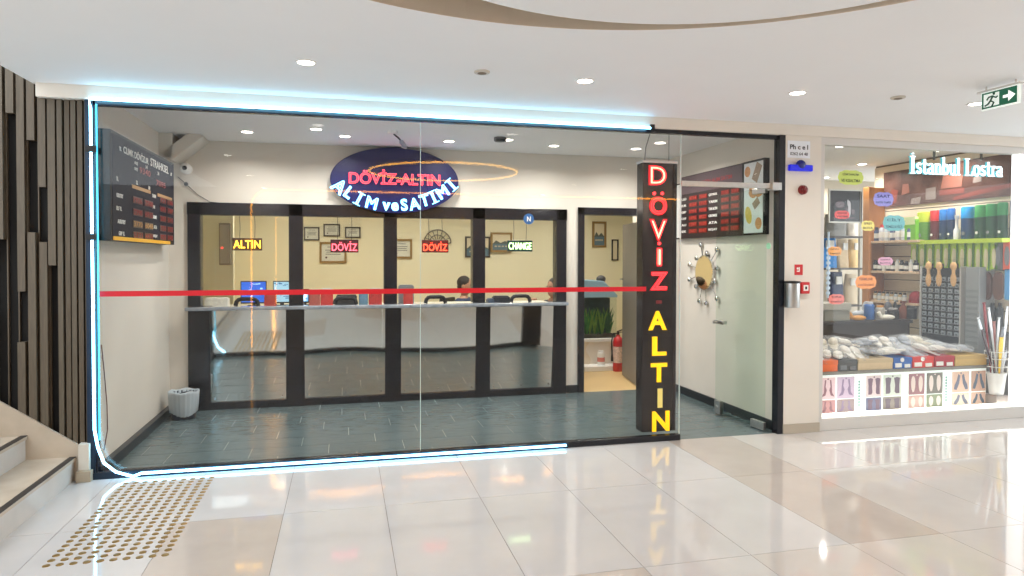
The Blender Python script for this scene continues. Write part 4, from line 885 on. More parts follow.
for pl in (((0.34,0.70),(0.27,0.45)), ((0.27,0.45),(0.36,0.32),(0.31,0.12)), ((0.27,0.45),(0.20,0.28),(0.12,0.22)), ((0.33,0.66),(0.42,0.56),(0.46,0.62)), ((0.33,0.68),(0.22,0.66),(0.17,0.52))): q.tube([ep(*a) for a in pl], 0.0055, 6)
q.build('running_man', [mat('exit dark green', (10, 70, 50), 0.4)], t)
q = MB(); q.box(EX-0.005, ye0-0.01, zt, EX+0.03, ye1+0.03, zt+0.012); 
for y in (ye0+0.03, ye1-0.03): q.cyl((EX+0.01, y, zt+0.01), (EX+0.01, y, HC), 0.006)
q.build('mounting_rail', [m_alu], t)
# ================================================================== CEILING FIXTURES
def downlight_proto():
    t = thing('downlight', 'x', 'ceiling light', (0, 0, HC))
    q = MB(); q.lathe((0, 0, HC-0.006), [(0.062, 0.006), (0.062, 0.0), (0.05, 0.0), (0.048, 0.004)], 32); q.build('trim_ring', [m_lampring], t, smooth=True)
    q = MB(); q.lathe((0, 0, HC-0.005), [(0.049, 0.0), (0.049, 0.005)], 28); q.build('lens', [m_lamp], t)
    return t
dl = None
def lamp(x, y, label, power=14, group='mall ceiling downlights', z=HC, size=0.1, col=(1, 0.97, 0.93)):
    global dl
    if dl is None: dl = downlight_proto(); o = dl; o.location = (x, y, HC); o['label'] = label; o['group'] = group
    else: o = dup(dl, (x, y, z), None, label, group)
    ld = bpy.data.lights.new('downlight_beam', 'AREA'); ld.shape = 'DISK'; ld.size = size; ld.energy = power; ld.color = col; ld.spread = math.radians(150)
    lo_ = bpy.data.objects.new('downlight_beam', ld); COL.objects.link(lo_); lo_.location = (x, y, HC-0.012)
    return o
MP, SP, S2P = 7.0, 7.6, 8.5
for (x, y), lb in zip(((306, 62), (585, 80.5), (797.5, 92.5), (976, 103.5)), ('bright downlight in the white mall ceiling, leftmost', 'bright downlight in the mall ceiling above the shop front middle', 'bright downlight in the mall ceiling above the pillar', 'downlight in the mall ceiling just behind the exit sign')):
    p = PZ(x, y, HC); lamp(p.x, p.y, lb, MP)
k = 0
for x in (-1.3, 3.6, 5.6, 7.6):
    for y in (2.2, 0.2, -1.6):
        k += 1; lamp(x, y, 'mall ceiling downlight outside the photo, over the concourse', MP)
for i, (x, y) in enumerate(((247, 131.5), (316, 128.8), (345, 136), (449, 141), (508, 139.5), (554, 145.5), (636, 148.5), (660, 142.5))):
    p = PZ(x, y, HC); lb = ['downlight in the exchange shop ceiling, leftmost', 'downlight in the exchange shop ceiling, nearest to the oval sign on its left', 'downlight in the exchange shop ceiling just left of the oval sign top', 'downlight in the exchange shop ceiling just right of the oval sign top', 'downlight beside the small dark ceiling detector in the exchange shop', 'downlight in the shop ceiling midway between oval sign and vertical sign', 'downlight in the shop ceiling left of the vertical sign top', 'downlight in the shop ceiling directly above the vertical sign'][i]
    yy_ = min(p.y, YB-0.1); lamp(p.x*yy_/p.y, yy_, lb, SP, 'exchange shop downlights', col=(1, 0.98, 0.94))
for x, y in ((-0.6, 8.9), (0.9, 8.9), (2.3, 8.7), (3.3, 8.8)): lamp(x, y, 'office ceiling downlight hidden above the teller bays', 13.5, 'office downlights', col=(1, 0.95, 0.86))
for (x, y), lb in zip(((841, 146), (862, 164), (882, 176.5), (825.5, 183), (941, 150.5), (906, 180)), ('downlight in the shoe shop ceiling nearest the window post', 'second downlight in the diagonal row of the shoe shop ceiling', 'third downlight in the shoe shop row, above the violet tag', 'far left downlight in the shoe shop above the dark picture', 'downlight between the rods of the white shop name', 'dim bluish downlight under the white shop name')):
    p = PZ(x, y, HC-0.0); 
    if p.y > 8.7: p = p*(8.6/p.y)
    lamp(p.x, p.y, lb, S2P, 'shoe shop downlights')
def detector(px, py, label, r=0.05, room=None):
    p = PZ(px, py, HC); t = thing('ceiling_detector', label, 'detector', (p.x, p.y, HC))
    q = MB(); q.lathe((p.x, p.y, HC-0.012), [(r*0.9, 0), (r, 0.004), (r, 0.012)], 24); q.build('base', [mat('grey white detector', (196, 192, 182), 0.5)], t, smooth=True)
    q = MB(); q.lathe((p.x, p.y, HC-0.018), [(r*0.35, 0), (r*0.55, 0.003), (r*0.6, 0.006)], 20); q.build('sensor', [mat('brown grey sensor', (120, 108, 90), 0.5)], t, smooth=True)
detector(482, 71.5, 'small grey smoke detector in the mall ceiling above the oval sign')
detector(898, 97, 'small grey smoke detector in the mall ceiling left of the exit sign')
p = PZ(500, 137.5, HC); t = thing('ceiling_detector', 'small dark rimmed detector on the exchange shop ceiling beside a downlight', 'detector', (p.x, p.y, HC)); q = MB(); q.lathe((p.x, p.y, HC-0.04), [(0.05, 0), (0.06, 0.01), (0.06, 0.04)], 20); q.build('base', [mat('detector dark', (90, 90, 92), 0.5)], t); q = MB(); q.box(p.x-0.05, p.y-0.06, HC-0.045, p.x+0.05, p.y-0.05, HC-0.02); q.build('sensor', [m_black2], t)
p = PZ(399, 132, HC); t = thing('ceiling_camera', 'dark stemmed camera hanging from the exchange shop ceiling above the oval sign', 'camera', (p.x, p.y, HC))
q = MB(); q.cyl((p.x-0.06, p.y-0.02, HC-0.02), (p.x-0.06, p.y-0.02, HC), 0.05); q.build('base', [m_white_pl], t); q = MB(); q.tube([(p.x-0.05, p.y, HC-0.02), (p.x, p.y, HC-0.06), (p.x+0.04, p.y, HC-0.11)], 0.008, 6); q.build('arm', [m_black2], t); q = MB(); q.cyl((p.x+0.02, p.y-0.05, HC-0.10), (p.x+0.06, p.y+0.05, HC-0.13), 0.022); q.build('body', [mat('camera grey body', (150, 150, 170), 0.4)], t)
# ring lamp under the suspended disc, portal opposite (both seen mirrored in the glass)
q = MB(); q.tube([Vector((1.33+1.0*math.cos(2*PI*k/72), 1.33+1.0*math.sin(2*PI*k/72), HC-0.014)) for k in range(72)], 0.012, 8, closed=True)
tag(q.build('ring_lamp', [mat('warm ring lamp', (255, 200, 110), 0.4, emit=13, ecol=(255, 190, 80))], smooth=True), 'thin warm ring lamp under the round ceiling disc, mirrored in the glass front', 'lamp')
PYY = -1.684; pxl = PY(251.5, 300, 2*YF-PYY).x; r = 0.3; ztp = HC-0.02
pts = [Vector((pxl, PYY, 0.02)), Vector((pxl, PYY, ztp-r))]+[Vector((pxl+r-r*math.cos(PI/2*k/8), PYY, ztp-r+r*math.sin(PI/2*k/8))) for k in range(1, 9)]+[Vector((7.4, PYY, ztp))]
q = MB(); q.tube(pts, 0.014, 8)
tag(q.build('portal_light_line', [mat('amber line lamp', (255, 190, 90), 0.4, emit=13, ecol=(255, 170, 60))], smooth=True), 'warm light line outlining a rounded portal on the opposite wall, mirrored in the glass', 'lamp')
# ================================================================== SHOE SHOP
# lit name sign: stroke letters with slab serifs
def glyph(ch):      # strokes in a unit box: (x0,y0,x1,y1,width) ; arcs given as polylines
    S = []
    def l(*p): S.append(p)
    def arc(cx, cy, rx, ry, a0, a1, w, n=10):
        pts = [(cx+rx*math.cos(math.radians(a0+(a1-a0)*k/n)), cy+ry*math.sin(math.radians(a0+(a1-a0)*k/n))) for k in range(n+1)]
        for a, b in zip(pts, pts[1:]): S.append((a[0], a[1], b[0], b[1], w))
    if ch == 'İ': l(.25,0,.25,1,.17); l(.08,0,.42,0,.06); l(.08,1,.42,1,.06); l(.25,1.14,.25,1.2,.13); W = .5
    elif ch == 'L': l(.2,0,.2,1,.16); l(.04,1,.38,1,.06); l(.05,0,.62,0,.06); l(.6,0,.62,.25,.06); W = .68
    elif ch == 's': arc(.22,.47,.14,.14,20,260,.09); arc(.22,.17,.15,.15,-170,90,.1); W = .46
    elif ch == 't': l(.18,.08,.18,.85,.13); l(.04,.6,.36,.6,.06); arc(.27,.12,.1,.12,180,320,.07); W = .4
    elif ch == 'a': l(.38,.0,.38,.5,.12); arc(.22,.47,.16,.13,20,170,.08); arc(.21,.17,.16,.16,20,340,.09); l(.36,0,.48,0,.06); W = .52
    elif ch == 'n': l(.13,0,.13,.6,.12); l(.02,0,.25,0,.05); l(.02,.6,.13,.6,.05); arc(.28,.42,.16,.18,0,170,.08); l(.44,0,.44,.42,.12); l(.33,0,.55,0,.05); W = .58
    elif ch == 'b': l(.13,0,.13,1.02,.12); l(.02,1.0,.13,1.0,.05); arc(.29,.3,.18,.3,-170,170,.1); W = .56
    elif ch == 'u': l(.12,.2,.12,.6,.12); l(.01,.6,.12,.6,.05); arc(.27,.2,.15,.2,180,350,.08); l(.43,0,.43,.6,.12); l(.33,.6,.43,.6,.05); l(.43,0,.54,0,.05); W = .57
    elif ch == 'l': l(.15,0,.15,1.02,.13); l(.03,0,.28,0,.05); l(.03,1.0,.15,1.0,.05); W = .33
    elif ch == 'o': arc(.25,.3,.2,.3,0,360,.11, 16); W = .55
    elif ch == 'r': l(.14,0,.14,.6,.12); l(.03,0,.27,0,.05); l(.03,.6,.14,.6,.05); arc(.26,.44,.12,.16,40,170,.08); W = .42
    else: W = .3
    return S, W
NYY = YF+0.06
x0, x1, z0, z1 = RY(910, 154.5, 1003.5, 175, NYY)
word = 'İstanbul Lostra'; tot = sum(glyph(c)[1] for c in word); sx = (x1-x0)/tot; sz = (z1-z0)*0.80; zb = PY(912, 173.0, NYY).z; zbr = PY(1000, 177, NYY).z
sh = thing('shop_name_sign', 'white lit serif letters reading İstanbul Lostra hung behind the shop window', 'sign', ((x0+x1)/2, NYY, z0))
q = MB(); qe = MB(); x = x0
for c in word:
    S, W = glyph(c)
    for a, b, cc, d, w in S:
        p = Vector((x+a*sx, NYY, zb+b*sz)); r = Vector((x+cc*sx, NYY, zb+d*sz)); dv = (r-p)
        if dv.length < 1e-5: continue
        dn = dv.normalized(); nn = Vector((-dn.z, 0, dn.x)); ww = w*sx*0.48; p2 = p-dn*ww*0.25; r2 = r+dn*ww*0.25
        q.prism([p2+nn*ww, r2+nn*ww, r2-nn*ww, p2-nn*ww], (0, 0.012, 0)); 
        g = Vector((0, 0.013, 0)); w3 = ww*1.2; qe.prism([p2+nn*w3+g, r2+nn*w3+g, r2-nn*w3+g, p2-nn*w3+g], (0, 0.02, 0))
    x += W*sx
q.build('lit_letters', [mat('white lit letters', (240, 252, 255), 0.4, emit=1.0, ecol=(235, 250, 255))], sh)
qe.build('letter_sides', [mat('teal letter edges', (60, 140, 150), 0.4, emit=0.5, ecol=(80, 200, 215))], sh)
q = MB()
for px in (934, 981): p = PY(px, 160, NYY+0.03); q.box(p.x-0.008, NYY+0.02, p.z, p.x+0.008, NYY+0.036, HC)
q.build('hanging_rod', [mat('dark grey rod', (84, 84, 78), 0.5)], sh)
# bright led line along the sill
q = MB(); q.box(PXR+0.06, YF+0.02, 0.11, SX1-0.01, YF+0.05, 0.135)
tag(q.build('sill_light_strip', [mat('blazing white strip', (255, 255, 250), 0.4, emit=5, ecol=(255, 253, 244))], bevel=0.004), 'very bright white light strip along the foot of the shoe shop window', 'light strip')
# counter light box with shoe posters
LY = 5.52; LX0 = PXR+0.06; LX1 = PY(986, 385, LY).x; LZ = 0.49
lb = thing('light_box_counter', 'low white back lit counter with four pairs of shoe posters in the shoe shop window', 'display counter', ((LX0+LX1)/2, LY, 0))
q = MB(); q.box(LX0, LY, 0, LX1, LY+0.9, LZ-0.03); q.build('body', [mat('white back lit panel', (236, 242, 238), 0.35, emit=0.35, ecol=(240, 250, 245))], lb, bevel=0.004)
q = MB(); q.box(LX0-0.01, LY-0.02, LZ-0.03, LX1+0.01, LY+0.92, LZ); q.build('top_board', [mat('grey counter top', (130, 126, 118), 0.5)], lb, bevel=0.004)
panels = [(820,835,(226,200,204),'sandal'),(837,854,(206,186,206),'sandal'),(866,881,(214,196,196),'boot'),(883,901,(206,212,200),'boot'),(908.5,924,(150,110,114),'sole'),(926.5,942,(116,112,104),'sole'),(952,968.5,(216,184,164),'sneaker'),(971,985,(186,150,130),'sneaker')]
def shoe_out(kind, u, v, s):
    if kind == 'sole': return [(u+s*0.22*math.cos(a)*(1+0.15*math.sin(a)), v+s*0.5*math.sin(a)) for a in [2*PI*k/18 for k in range(18)]]
    if kind == 'boot': return [(u+s*x, v+s*y) for x, y in ((-.22,-.5),(.1,-.5),(.2,-.38),(.16,0),(.26,.45),(0,.5),(-.26,.45),(-.2,0))]
    if kind == 'sandal': return [(u+s*x, v+s*y) for x, y in ((-.3,-.5),(.1,-.42),(.25,-.1),(.12,.1),(.2,.5),(.05,.5),(-.02,.1),(-.05,-.25))]
    return [(u+s*x, v+s*y) for x, y in ((-.3,-.45),(-.05,-.5),(.2,-.1),(.3,.4),(.12,.5),(-.02,.1),(-.2,-.15))]
def stretch_z(px, t):        # poster heights follow the counter front
    return 0.09+(LZ-0.045-0.09)*t
for k, (a, b, col, kind) in enumerate(panels):
    xa = PY(a, 390, LY).x; xb = PY(b, 390, LY).x; xa = max(xa, LX0+0.005)
    m_ = mat('poster ground %d' % k, col, 0.4, emit=0.12, ecol=col); dk_ = [(150,110,120),(150,130,160),(120,96,112),(110,96,108),(224,208,198),(222,208,200),(110,112,130),(84,96,112)][k]
    m2 = mat('poster shoe %d' % k, dk_, 0.4, emit=0.08, ecol=dk_); m3 = mat('poster foot %d' % k, [(200,150,150),(170,150,150),(120,120,150),(150,140,130),(206,170,160),(140,150,120),(230,214,196),(214,180,160)][k], 0.4)
    q = MB(); q.box(xa, LY-0.006, stretch_z(0, 0.40), xb, LY-0.001, stretch_z(0, 0.97), 0); q.box(xa, LY-0.006, stretch_z(0, 0.02), xb, LY-0.001, stretch_z(0, 0.37), 2)
    w = xb-xa
    for u in (-0.24, 0.24):
        for (v0, v1, ss) in ((0.40, 0.97, 0.46), (0.02, 0.37, 0.27)):
            cz = (stretch_z(0, v0)+stretch_z(0, v1))/2; H_ = stretch_z(0, v1)-stretch_z(0, v0)
            out = shoe_out(kind, 0, 0, 1)
            q.prism([(xa+w*0.5+w*u+(-x if u > 0 else x)*w*0.62, LY-0.0065, cz+y*H_*0.78) for x, y in out], (0, -0.0015, 0), 1)
    q.cyl((xa+w/2, LY-0.009, stretch_z(0, 0.93)), (xa+w/2, LY-0.006, stretch_z(0, 0.93)), 0.008, 8, m=1)
    q.build('shoe_poster', [m_, m2, m3], lb)
for px in (859, 946):
    xc = PY(px, 390, LY).x; q = MB()
    for j in range(9): q.box(xc-0.009, LY-0.004, 0.15+j*0.028, xc+0.009, LY-0.001, 0.168+j*0.028)
    q.build('vertical_lettering', [mat('pale teal print', (130, 176, 168), 0.5)], lb)
# trays (shoe box lids) along the counter front
trays = [(820,838,(238,110,44),'bright orange'),(838.5,857.5,(82,84,84),'dark grey'),(858,893,(208,184,146),'brown kraft'),(893.5,912,(50,100,176),'blue and white'),(912.5,934,(220,58,50),'red and white'),(934.5,954.5,(176,36,52),'deep red'),(955,991,(206,172,104),'golden kraft')]
TYY = LY+0.0
for k, (a, b, col, nm) in enumerate(trays):
    xa = PY(a, 360, TYY).x+0.003; xb = PY(b, 360, TYY).x-0.003; xa = max(xa, LX0+0.003); xb = min(xb, LX1+0.005); h = 0.105
    t = thing('shoe_box', nm+' shoe box end in the row along the front of the lit counter', 'shoe box', ((xa+xb)/2, TYY, LZ))
    q = MB(); q.box(xa, TYY, LZ, xb, TYY+0.30, LZ+h*0.72); q.build('box', [mat('card %s' % nm, col, 0.55, var=0.05, scale=20)], t, bevel=0.002)
    q = MB(); q.box(xa-0.002, TYY-0.004, LZ+h*0.62, xb+0.002, TYY+0.304, LZ+h); q.build('lid', [mat('card lid %s' % nm, tuple(int(c*0.93) for c in col), 0.55)], t, bevel=0.002)
    if k in (1, 3, 4, 5):
        q = MB(); w = xb-xa
        q.box(xa+w*0.08, TYY-0.006, LZ+h*0.12, xa+w*0.42, TYY, LZ+h*0.5); q.box(xa+w*0.6, TYY-0.006, LZ+h*0.08, xa+w*0.9, TYY, LZ+h*0.4)
        if k in (3, 4): q.cyl((xa+w*0.45, TYY-0.008, LZ+h*0.8), (xa+w*0.45, TYY-0.003, LZ+h*0.8), h*0.2, 14)
        q.build('label', [m_paper if k != 1 else m_grey_pl], t)
# bagged slippers heaped on the counter
plastic = bpy.data.materials.new('clear crumpled plastic'); plastic.use_nodes = True; nt = plastic.node_tree; b_ = nt.nodes['Principled BSDF']
b_.inputs['Base Color'].default_value = lin((232, 234, 236)); b_.inputs['Roughness'].default_value = 0.12; b_.inputs['Alpha'].default_value = 0.17
m_slp = [mat('white slipper', (232, 228, 220), 0.6), mat('grey slipper', (160, 166, 176), 0.6), mat('ivory slipper', (222, 214, 196), 0.6)]
protos = []
def slipper_pack(kind):
    t = thing('bagged_slippers', 'x', 'slippers', (0, 0, 0))
    for s_ in (-1, 1):
        q = MB(); out = [(s_*0.05+0.042*math.cos(a)*(1+0.15*math.sin(a)), 0.13*math.sin(a)) for a in [2*PI*k/20 for k in range(20)]]
        q.prism([(x, y, 0.012) for x, y in out], (0, 0, 0.018)); q.ell((s_*0.05, 0.05, 0.035), (0.045, 0.075, 0.03), n=14, k=8); q.build('slipper', [m_slp[kind]], t, smooth=True)
    q = MB(); q.ell((0, 0, 0.036), (0.125, 0.175, 0.042), n=22, k=11, noise=0.17, seed=kind); q.build('plastic_bag', [plastic], t)
    return t
protos = [slipper_pack(k) for k in range(3)]
rr = random.Random(21); nrow = 8
used = [False]*3
rown = ['front row of the heap above the shoe boxes', 'second row of the slipper heap', 'rear row of the slipper heap', 'top layer of the slipper heap']
for row in range(4):
    for c in range(9 if row < 3 else 7):
        kind = rr.choice((0, 0, 2, 1)) if row != 1 else rr.choice((0, 1))
        x = LX0+0.16+c*(LX1-LX0-0.30)/8+(0.12 if row == 3 else 0)+rr.uniform(-0.02, 0.02)
        y = TYY+(0.16, 0.40, 0.62, 0.38)[row]+rr.uniform(-0.02, 0.02); z = LZ+(0.11, 0.10, 0.10, 0.17)[row]+rr.uniform(-0.004, 0.015)
        kn = ('white', 'grey', 'ivory')[kind]
        lab_ = 'clear bag of %s slippers in the %s' % (kn, rown[row]); gr = 'bagged %s slippers, %s' % (kn, ('front', 'second', 'rear', 'top')[row])
        if not used[kind]: o = protos[kind]; used[kind] = True; o.location = (x, y, z); o.rotation_euler = (rr.uniform(-0.2, 0.35), rr.uniform(-0.2, 0.2), rr.uniform(-0.7, 0.7)); o['label'] = lab_; o['group'] = gr
        else: o = dup(protos[kind], (x, y, z), None, lab_, gr); o.rotation_euler = (rr.uniform(-0.2, 0.35), rr.uniform(-0.2, 0.2), rr.uniform(-0.7, 0.7))
# table behind carrying clutter
tb = thing('work_table', 'dark worktable behind the slipper heap in the shoe shop', 'table', (5.5, 6.6, 0))
m_tbl = mat('dark table', (58, 50, 46), 0.5); TZ = 0.86
q = MB(); q.box(4.75, 6.46, TZ-0.04, 6.28, 6.95, TZ); q.build('table_top', [m_tbl], tb, bevel=0.004)
q = MB(); q.box(4.80, 6.47, 0.35, 6.24, 6.49, TZ-0.04); q.build('front_panel', [mat('dark brown panel', (64, 52, 44), 0.6, var=0.2, scale=8)], tb)
for x, y in ((4.78, 6.49), (6.21, 6.49), (4.78, 6.88), (6.21, 6.88)): q = MB(); q.box(x, y, 0, x+0.04, y+0.04, TZ-0.04); q.build('leg', [m_tbl], tb)
def at_table(px, Y): return PY(px, 320, Y).x
# grey two-tone machine at left
Y = 6.5; x0, x1, z0, z1 = RY(823, 303, 850, 334, Y)
t = thing('storage_carton', 'grey two tone box standing at the left behind the slipper heap', 'box', ((x0+x1)/2, Y, TZ))
q = MB(); q.box(x0+0.02, Y, TZ, x1, Y+0.25, (TZ+z1)/2+0.02); q.build('body', [mat('warm grey card', (150, 148, 136), 0.5)], t, bevel=0.006)
q = MB(); q.box(x0-0.005, Y-0.01, (TZ+z1)/2+0.02, x1+0.01, Y+0.26, z1); q.build('lid', [mat('light warm grey card', (176, 172, 160), 0.5)], t, bevel=0.006)
Y = 6.52; rr = random.Random(31)
def tin(px, py1, r, h, col, label, cap=None, name='jar', Y=6.55, cat='jar', prof=None):
    x = at_table(px, Y); t = thing(name, label, cat, (x, Y, TZ))
    q = MB(); q.lathe((x, Y, TZ), prof or [(r*0.92, 0), (r, 0.008), (r, h*0.8), (r*0.7, h*0.88), (r*0.7, h*0.9)], 20); q.build('body', [mat('jar %d %d %d' % col, col, 0.35)], t, smooth=True)
    q = MB(); q.lathe((x, Y, TZ+h*0.88), [(r*0.75, 0), (r*0.75, h*0.12), (r*0.7, h*0.125)], 18); q.build('cap', [mat('cap %d %d %d' % (cap or (40, 40, 40)), cap or (40, 40, 40), 0.4)], t, smooth=True)
tin(869, 0, 0.055, 0.20, (60, 110, 180), 'blue drum behind the slipper heap next to the grey box', (200, 200, 204), 'plastic_tub', 6.60, 'tub')
tin(880, 0, 0.05, 0.16, (190, 186, 176), 'pale tin right of the blue drum', (212, 150, 70))
tin(893, 0, 0.06, 0.13, (50, 48, 46), 'dark low tin in the clutter behind the slippers', (170, 170, 170))
tin(903, 0, 0.045, 0.20, (120, 60, 34), 'brown bottle with a thin neck in the clutter behind the slippers', (110, 50, 30), 'bottle', 6.60, 'bottle', [(0.045, 0), (0.048, 0.01), (0.05, 0.1), (0.03, 0.14), (0.012, 0.18)])
tin(911, 0, 0.06, 0.15, (36, 36, 38), 'black tub right of the brown bottle', (60, 60, 62))
tin(919.5, 0, 0.045, 0.17, (226, 222, 212), 'white jar with a tan lid behind the slipper heap', (190, 150, 104))
# shoes waiting on the table
for k, (px, col, yy0, hh, lab_) in enumerate(((862, (196, 200, 206), 6.75, 0.16, 'silver grey shoe at the left of the shoes waiting on the worktable'), (874, (34, 32, 34), 6.78, 0.12, 'black leather shoe behind the pale tin on the worktable'), (884, (96, 98, 104), 6.80, 0.15, 'grey suede shoe in the middle of the worktable'), (893, (28, 26, 26), 6.80, 0.16, 'black ankle boot beside the grey suede shoe on the worktable'), (900, (70, 42, 28), 6.78, 0.10, 'dark brown shoe left of the brown bottle on the worktable'), (909, (120, 62, 34), 6.80, 0.20, 'tall tan boot near the right end of the worktable'))):
    x = PY(px, 315, yy0).x; t = thing('shoe', lab_, 'shoe', (x, yy0, TZ)); q = MB()
    q.ell((x-0.04, yy0, TZ+0.05), (0.10, 0.042, 0.042), n=16, k=9); q.ell((x+0.055, yy0, TZ+0.03+hh*0.5), (0.05, 0.04, hh*0.55), n=14, k=9)
    q.build('upper', [mat('shoe leather %d' % k, col, 0.3)], t, smooth=True)
    q = MB(); q.prism([(x-0.02+0.125*math.cos(a), yy0+0.042*math.sin(a), TZ) for a in [2*PI*j/18 for j in range(18)]], (0, 0, 0.022)); q.build('sole', [m_black2 if k % 2 else m_paper], t)
    q = MB(); q.tube([(x+0.01, yy0-0.03, TZ+0.08), (x-0.01, yy0, TZ+0.095), (x+0.01, yy0+0.03, TZ+0.08)], 0.004, 6); q.build('lace', [m_paper], t)
# shoe lasts / scattered boards
for k, (px, col, lab_) in enumerate(((858, (214, 150, 70), 'ochre wooden shoe last lying on clutter left of the brown bottle'), (887, (230, 226, 214), 'white shoe tree lying in the clutter behind the slippers'))):
    x = at_table(px, 6.50); t = MB(); z_ = TZ+0.03
    t.ell((x, 6.50, z_), (0.09, 0.035, 0.03), rot=Matrix.Rotation(-0.3, 4, 'Z')); t.cyl((x-0.07, 6.51, z_), (x-0.10, 6.52, z_+0.06), 0.022)
    tag(t.build('shoe_last', [mat('last %d' % k, col, 0.4)], smooth=True), lab_, 'shoe last')
# ---- left shelving rack with bags
RKY = 8.3
rk = thing('bag_rack', 'tall pale rack with three bag filled shelves at the left of the shoe shop', 'shelf', (PY(840, 300, RKY).x, RKY, 0))
rx0, rx1 = PY(818, 250, RKY).x, PY(862.5, 250, RKY).x
m_rack = mat('pale rack metal', (196, 190, 176), 0.4); m_rsh = mat('dark rack shelf', (70, 62, 56), 0.5)
for x in (rx0, rx1-0.04): q = MB(); q.box(x, RKY, 0, x+0.04, RKY+0.04, 2.5); q.box(x, RKY+0.4, 0, x+0.04, RKY+0.44, 2.5); q.build('upright', [m_rack], rk)
rz_l = [PY(840, y, RKY).z for y in (236, 268, 305, 345)]
for z in rz_l: q = MB(); q.box(rx0, RKY-0.01, z-0.025, rx1, RKY+0.44, z); q.build('shelf_board', [m_rsh], rk)
frame(828, 189.5, 861, 223, RKY+0.02, mat('silver frame', (190, 186, 176), 0.4, 0.4), mat('dark photograph ground', (36, 32, 36), 0.3), 'dark photograph with pale figures in a silver frame at the top of the bag rack', 'picture', deco=None, b=0.02)
x0, x1, z0, z1 = RY(830, 192, 859, 220, RKY+0.0)
q = MB(); rr = random.Random(12)
for k, (u, v, w, h, m) in enumerate(((0.30,0.25,0.06,0.22,0),(0.50,0.22,0.07,0.2,0),(0.68,0.40,0.05,0.30,1),(0.63,0.62,0.03,0.12,1),(0.35,0.55,0.16,0.12,2),(0.58,0.30,0.05,0.16,2),(0.5,0.08,0.4,0.03,2),(0.8,0.3,0.06,0.1,2))):
    c = Vector((x0+(x1-x0)*u, RKY+0.008, z0+(z1-z0)*v)); q.prism([c+Vector(((x1-x0)*w*math.cos(2*PI*j/10), 0, (z1-z0)*h*math.sin(2*PI*j/10))) for j in range(10)], (0, -0.002-0.0005*k, 0), m)
tag(q.build('photo_print', [mat('photo black', (14, 12, 14), 0.4), mat('photo pale', (190, 186, 190), 0.4), mat('photo mauve', (104, 86, 92), 0.4)]), 'figures printed on the dark silver framed photograph above the bags', 'print')
def bag(px0, py0, px1, py1, col, label, zb, Yb=RKY+0.12, handle=True, fold=0.0, name='shopping_bag'):
    x0, x1, z0, z1 = RY(px0, py0, px1, py1, Yb); z0 = zb; w = x1-x0; h = z1-z0
    t = thing(name, label, 'bag', ((x0+x1)/2, Yb+0.08, zb)); n = 9; q = MB(); vs = []; 
    rb = random.Random(label)
    for j in range(7):
        tt = j/6; wid = w/2*(0.96+0.06*math.sin(PI*tt)-fold*tt); dep = 0.07*(1-0.75*tt)
        for k in range(16):
            a = 2*PI*k/16; ca, sa = math.cos(a), math.sin(a)
            ex_ = math.copysign(abs(ca)**0.5, ca)*wid; ey = math.copysign(abs(sa)**0.5, sa)*dep
            vs.append(((x0+x1)/2+ex_+rb.uniform(-1, 1)*w*0.02, Yb+0.08+ey+rb.uniform(-1, 1)*0.006, z0+h*tt))
    q.add(vs, [(j*16+k, j*16+(k+1)%16, (j+1)*16+(k+1)%16, (j+1)*16+k) for j in range(6) for k in range(16)]+[tuple(range(15, -1, -1)), tuple(6*16+k for k in range(16))])
    q.build('body', [mat('bag %d %d %d' % col, col, 0.45, var=0.08, scale=20)], t, smooth=True)
    q = MB(); q.box((x0+x1)/2-w*0.22, Yb-0.002, z0+h*0.62, (x0+x1)/2+w*0.2, Yb+0.02, z0+h*0.86); q.build('panel', [m_paper], t)
    if handle: q = MB(); q.tube([((x0+x1)/2-w*0.2, Yb+0.08, z1-0.01), ((x0+x1)/2-w*0.12, Yb+0.08, z1+0.05), ((x0+x1)/2+w*0.12, Yb+0.08, z1+0.05), ((x0+x1)/2+w*0.2, Yb+0.08, z1-0.01)], 0.006, 6); q.build('handle', [m_rack], t)
bag(829, 214, 849, 236, (128, 128, 124), 'silvery grey bag on the highest shelf of the bag rack', rz_l[0], handle=False)
bag(850, 212, 861.5, 236, (220, 212, 200), 'cream white bag on the highest shelf right beside the grey one', rz_l[0], handle=False)
bag(821.5, 236, 839.5, 268, (30, 130, 205), 'bright blue bag on the middle shelf of the rack', rz_l[1], handle=False)
bag(840.5, 239, 851, 268, (226, 200, 160), 'tan and white bag in the middle of the rack next to the blue bag', rz_l[1], handle=False)
bag(852.5, 239, 861.5, 268, (230, 196, 132), 'golden tan bag at the right end of the middle rack shelf', rz_l[1], handle=False)
bag(833, 272, 846, 305, (26, 42, 84), 'navy blue bag on the low shelf of the rack', rz_l[2], handle=False)
bag(847, 274, 862, 305, (212, 192, 160), 'sand coloured bag leaning on the low shelf beside the navy bag', rz_l[2], handle=False, fold=0.2)
p = PY(828, 275, RKY-0.05); q = MB(); q.tube([(p.x, RKY-0.05, 1.0), (p.x, RKY-0.05, PY(828, 232, RKY).z)], 0.014, 8)
for k in range(10): q.box(p.x-0.03, RKY-0.06, 1.05+0.07*k, p.x+0.03, RKY-0.045, 1.09+0.07*k)
tag(q.build('hanging_strip', [mat('pale blue clip strip', (190, 208, 226), 0.4)]), 'pale vertical clip strip hanging in front of the bright blue bag', 'display strip')
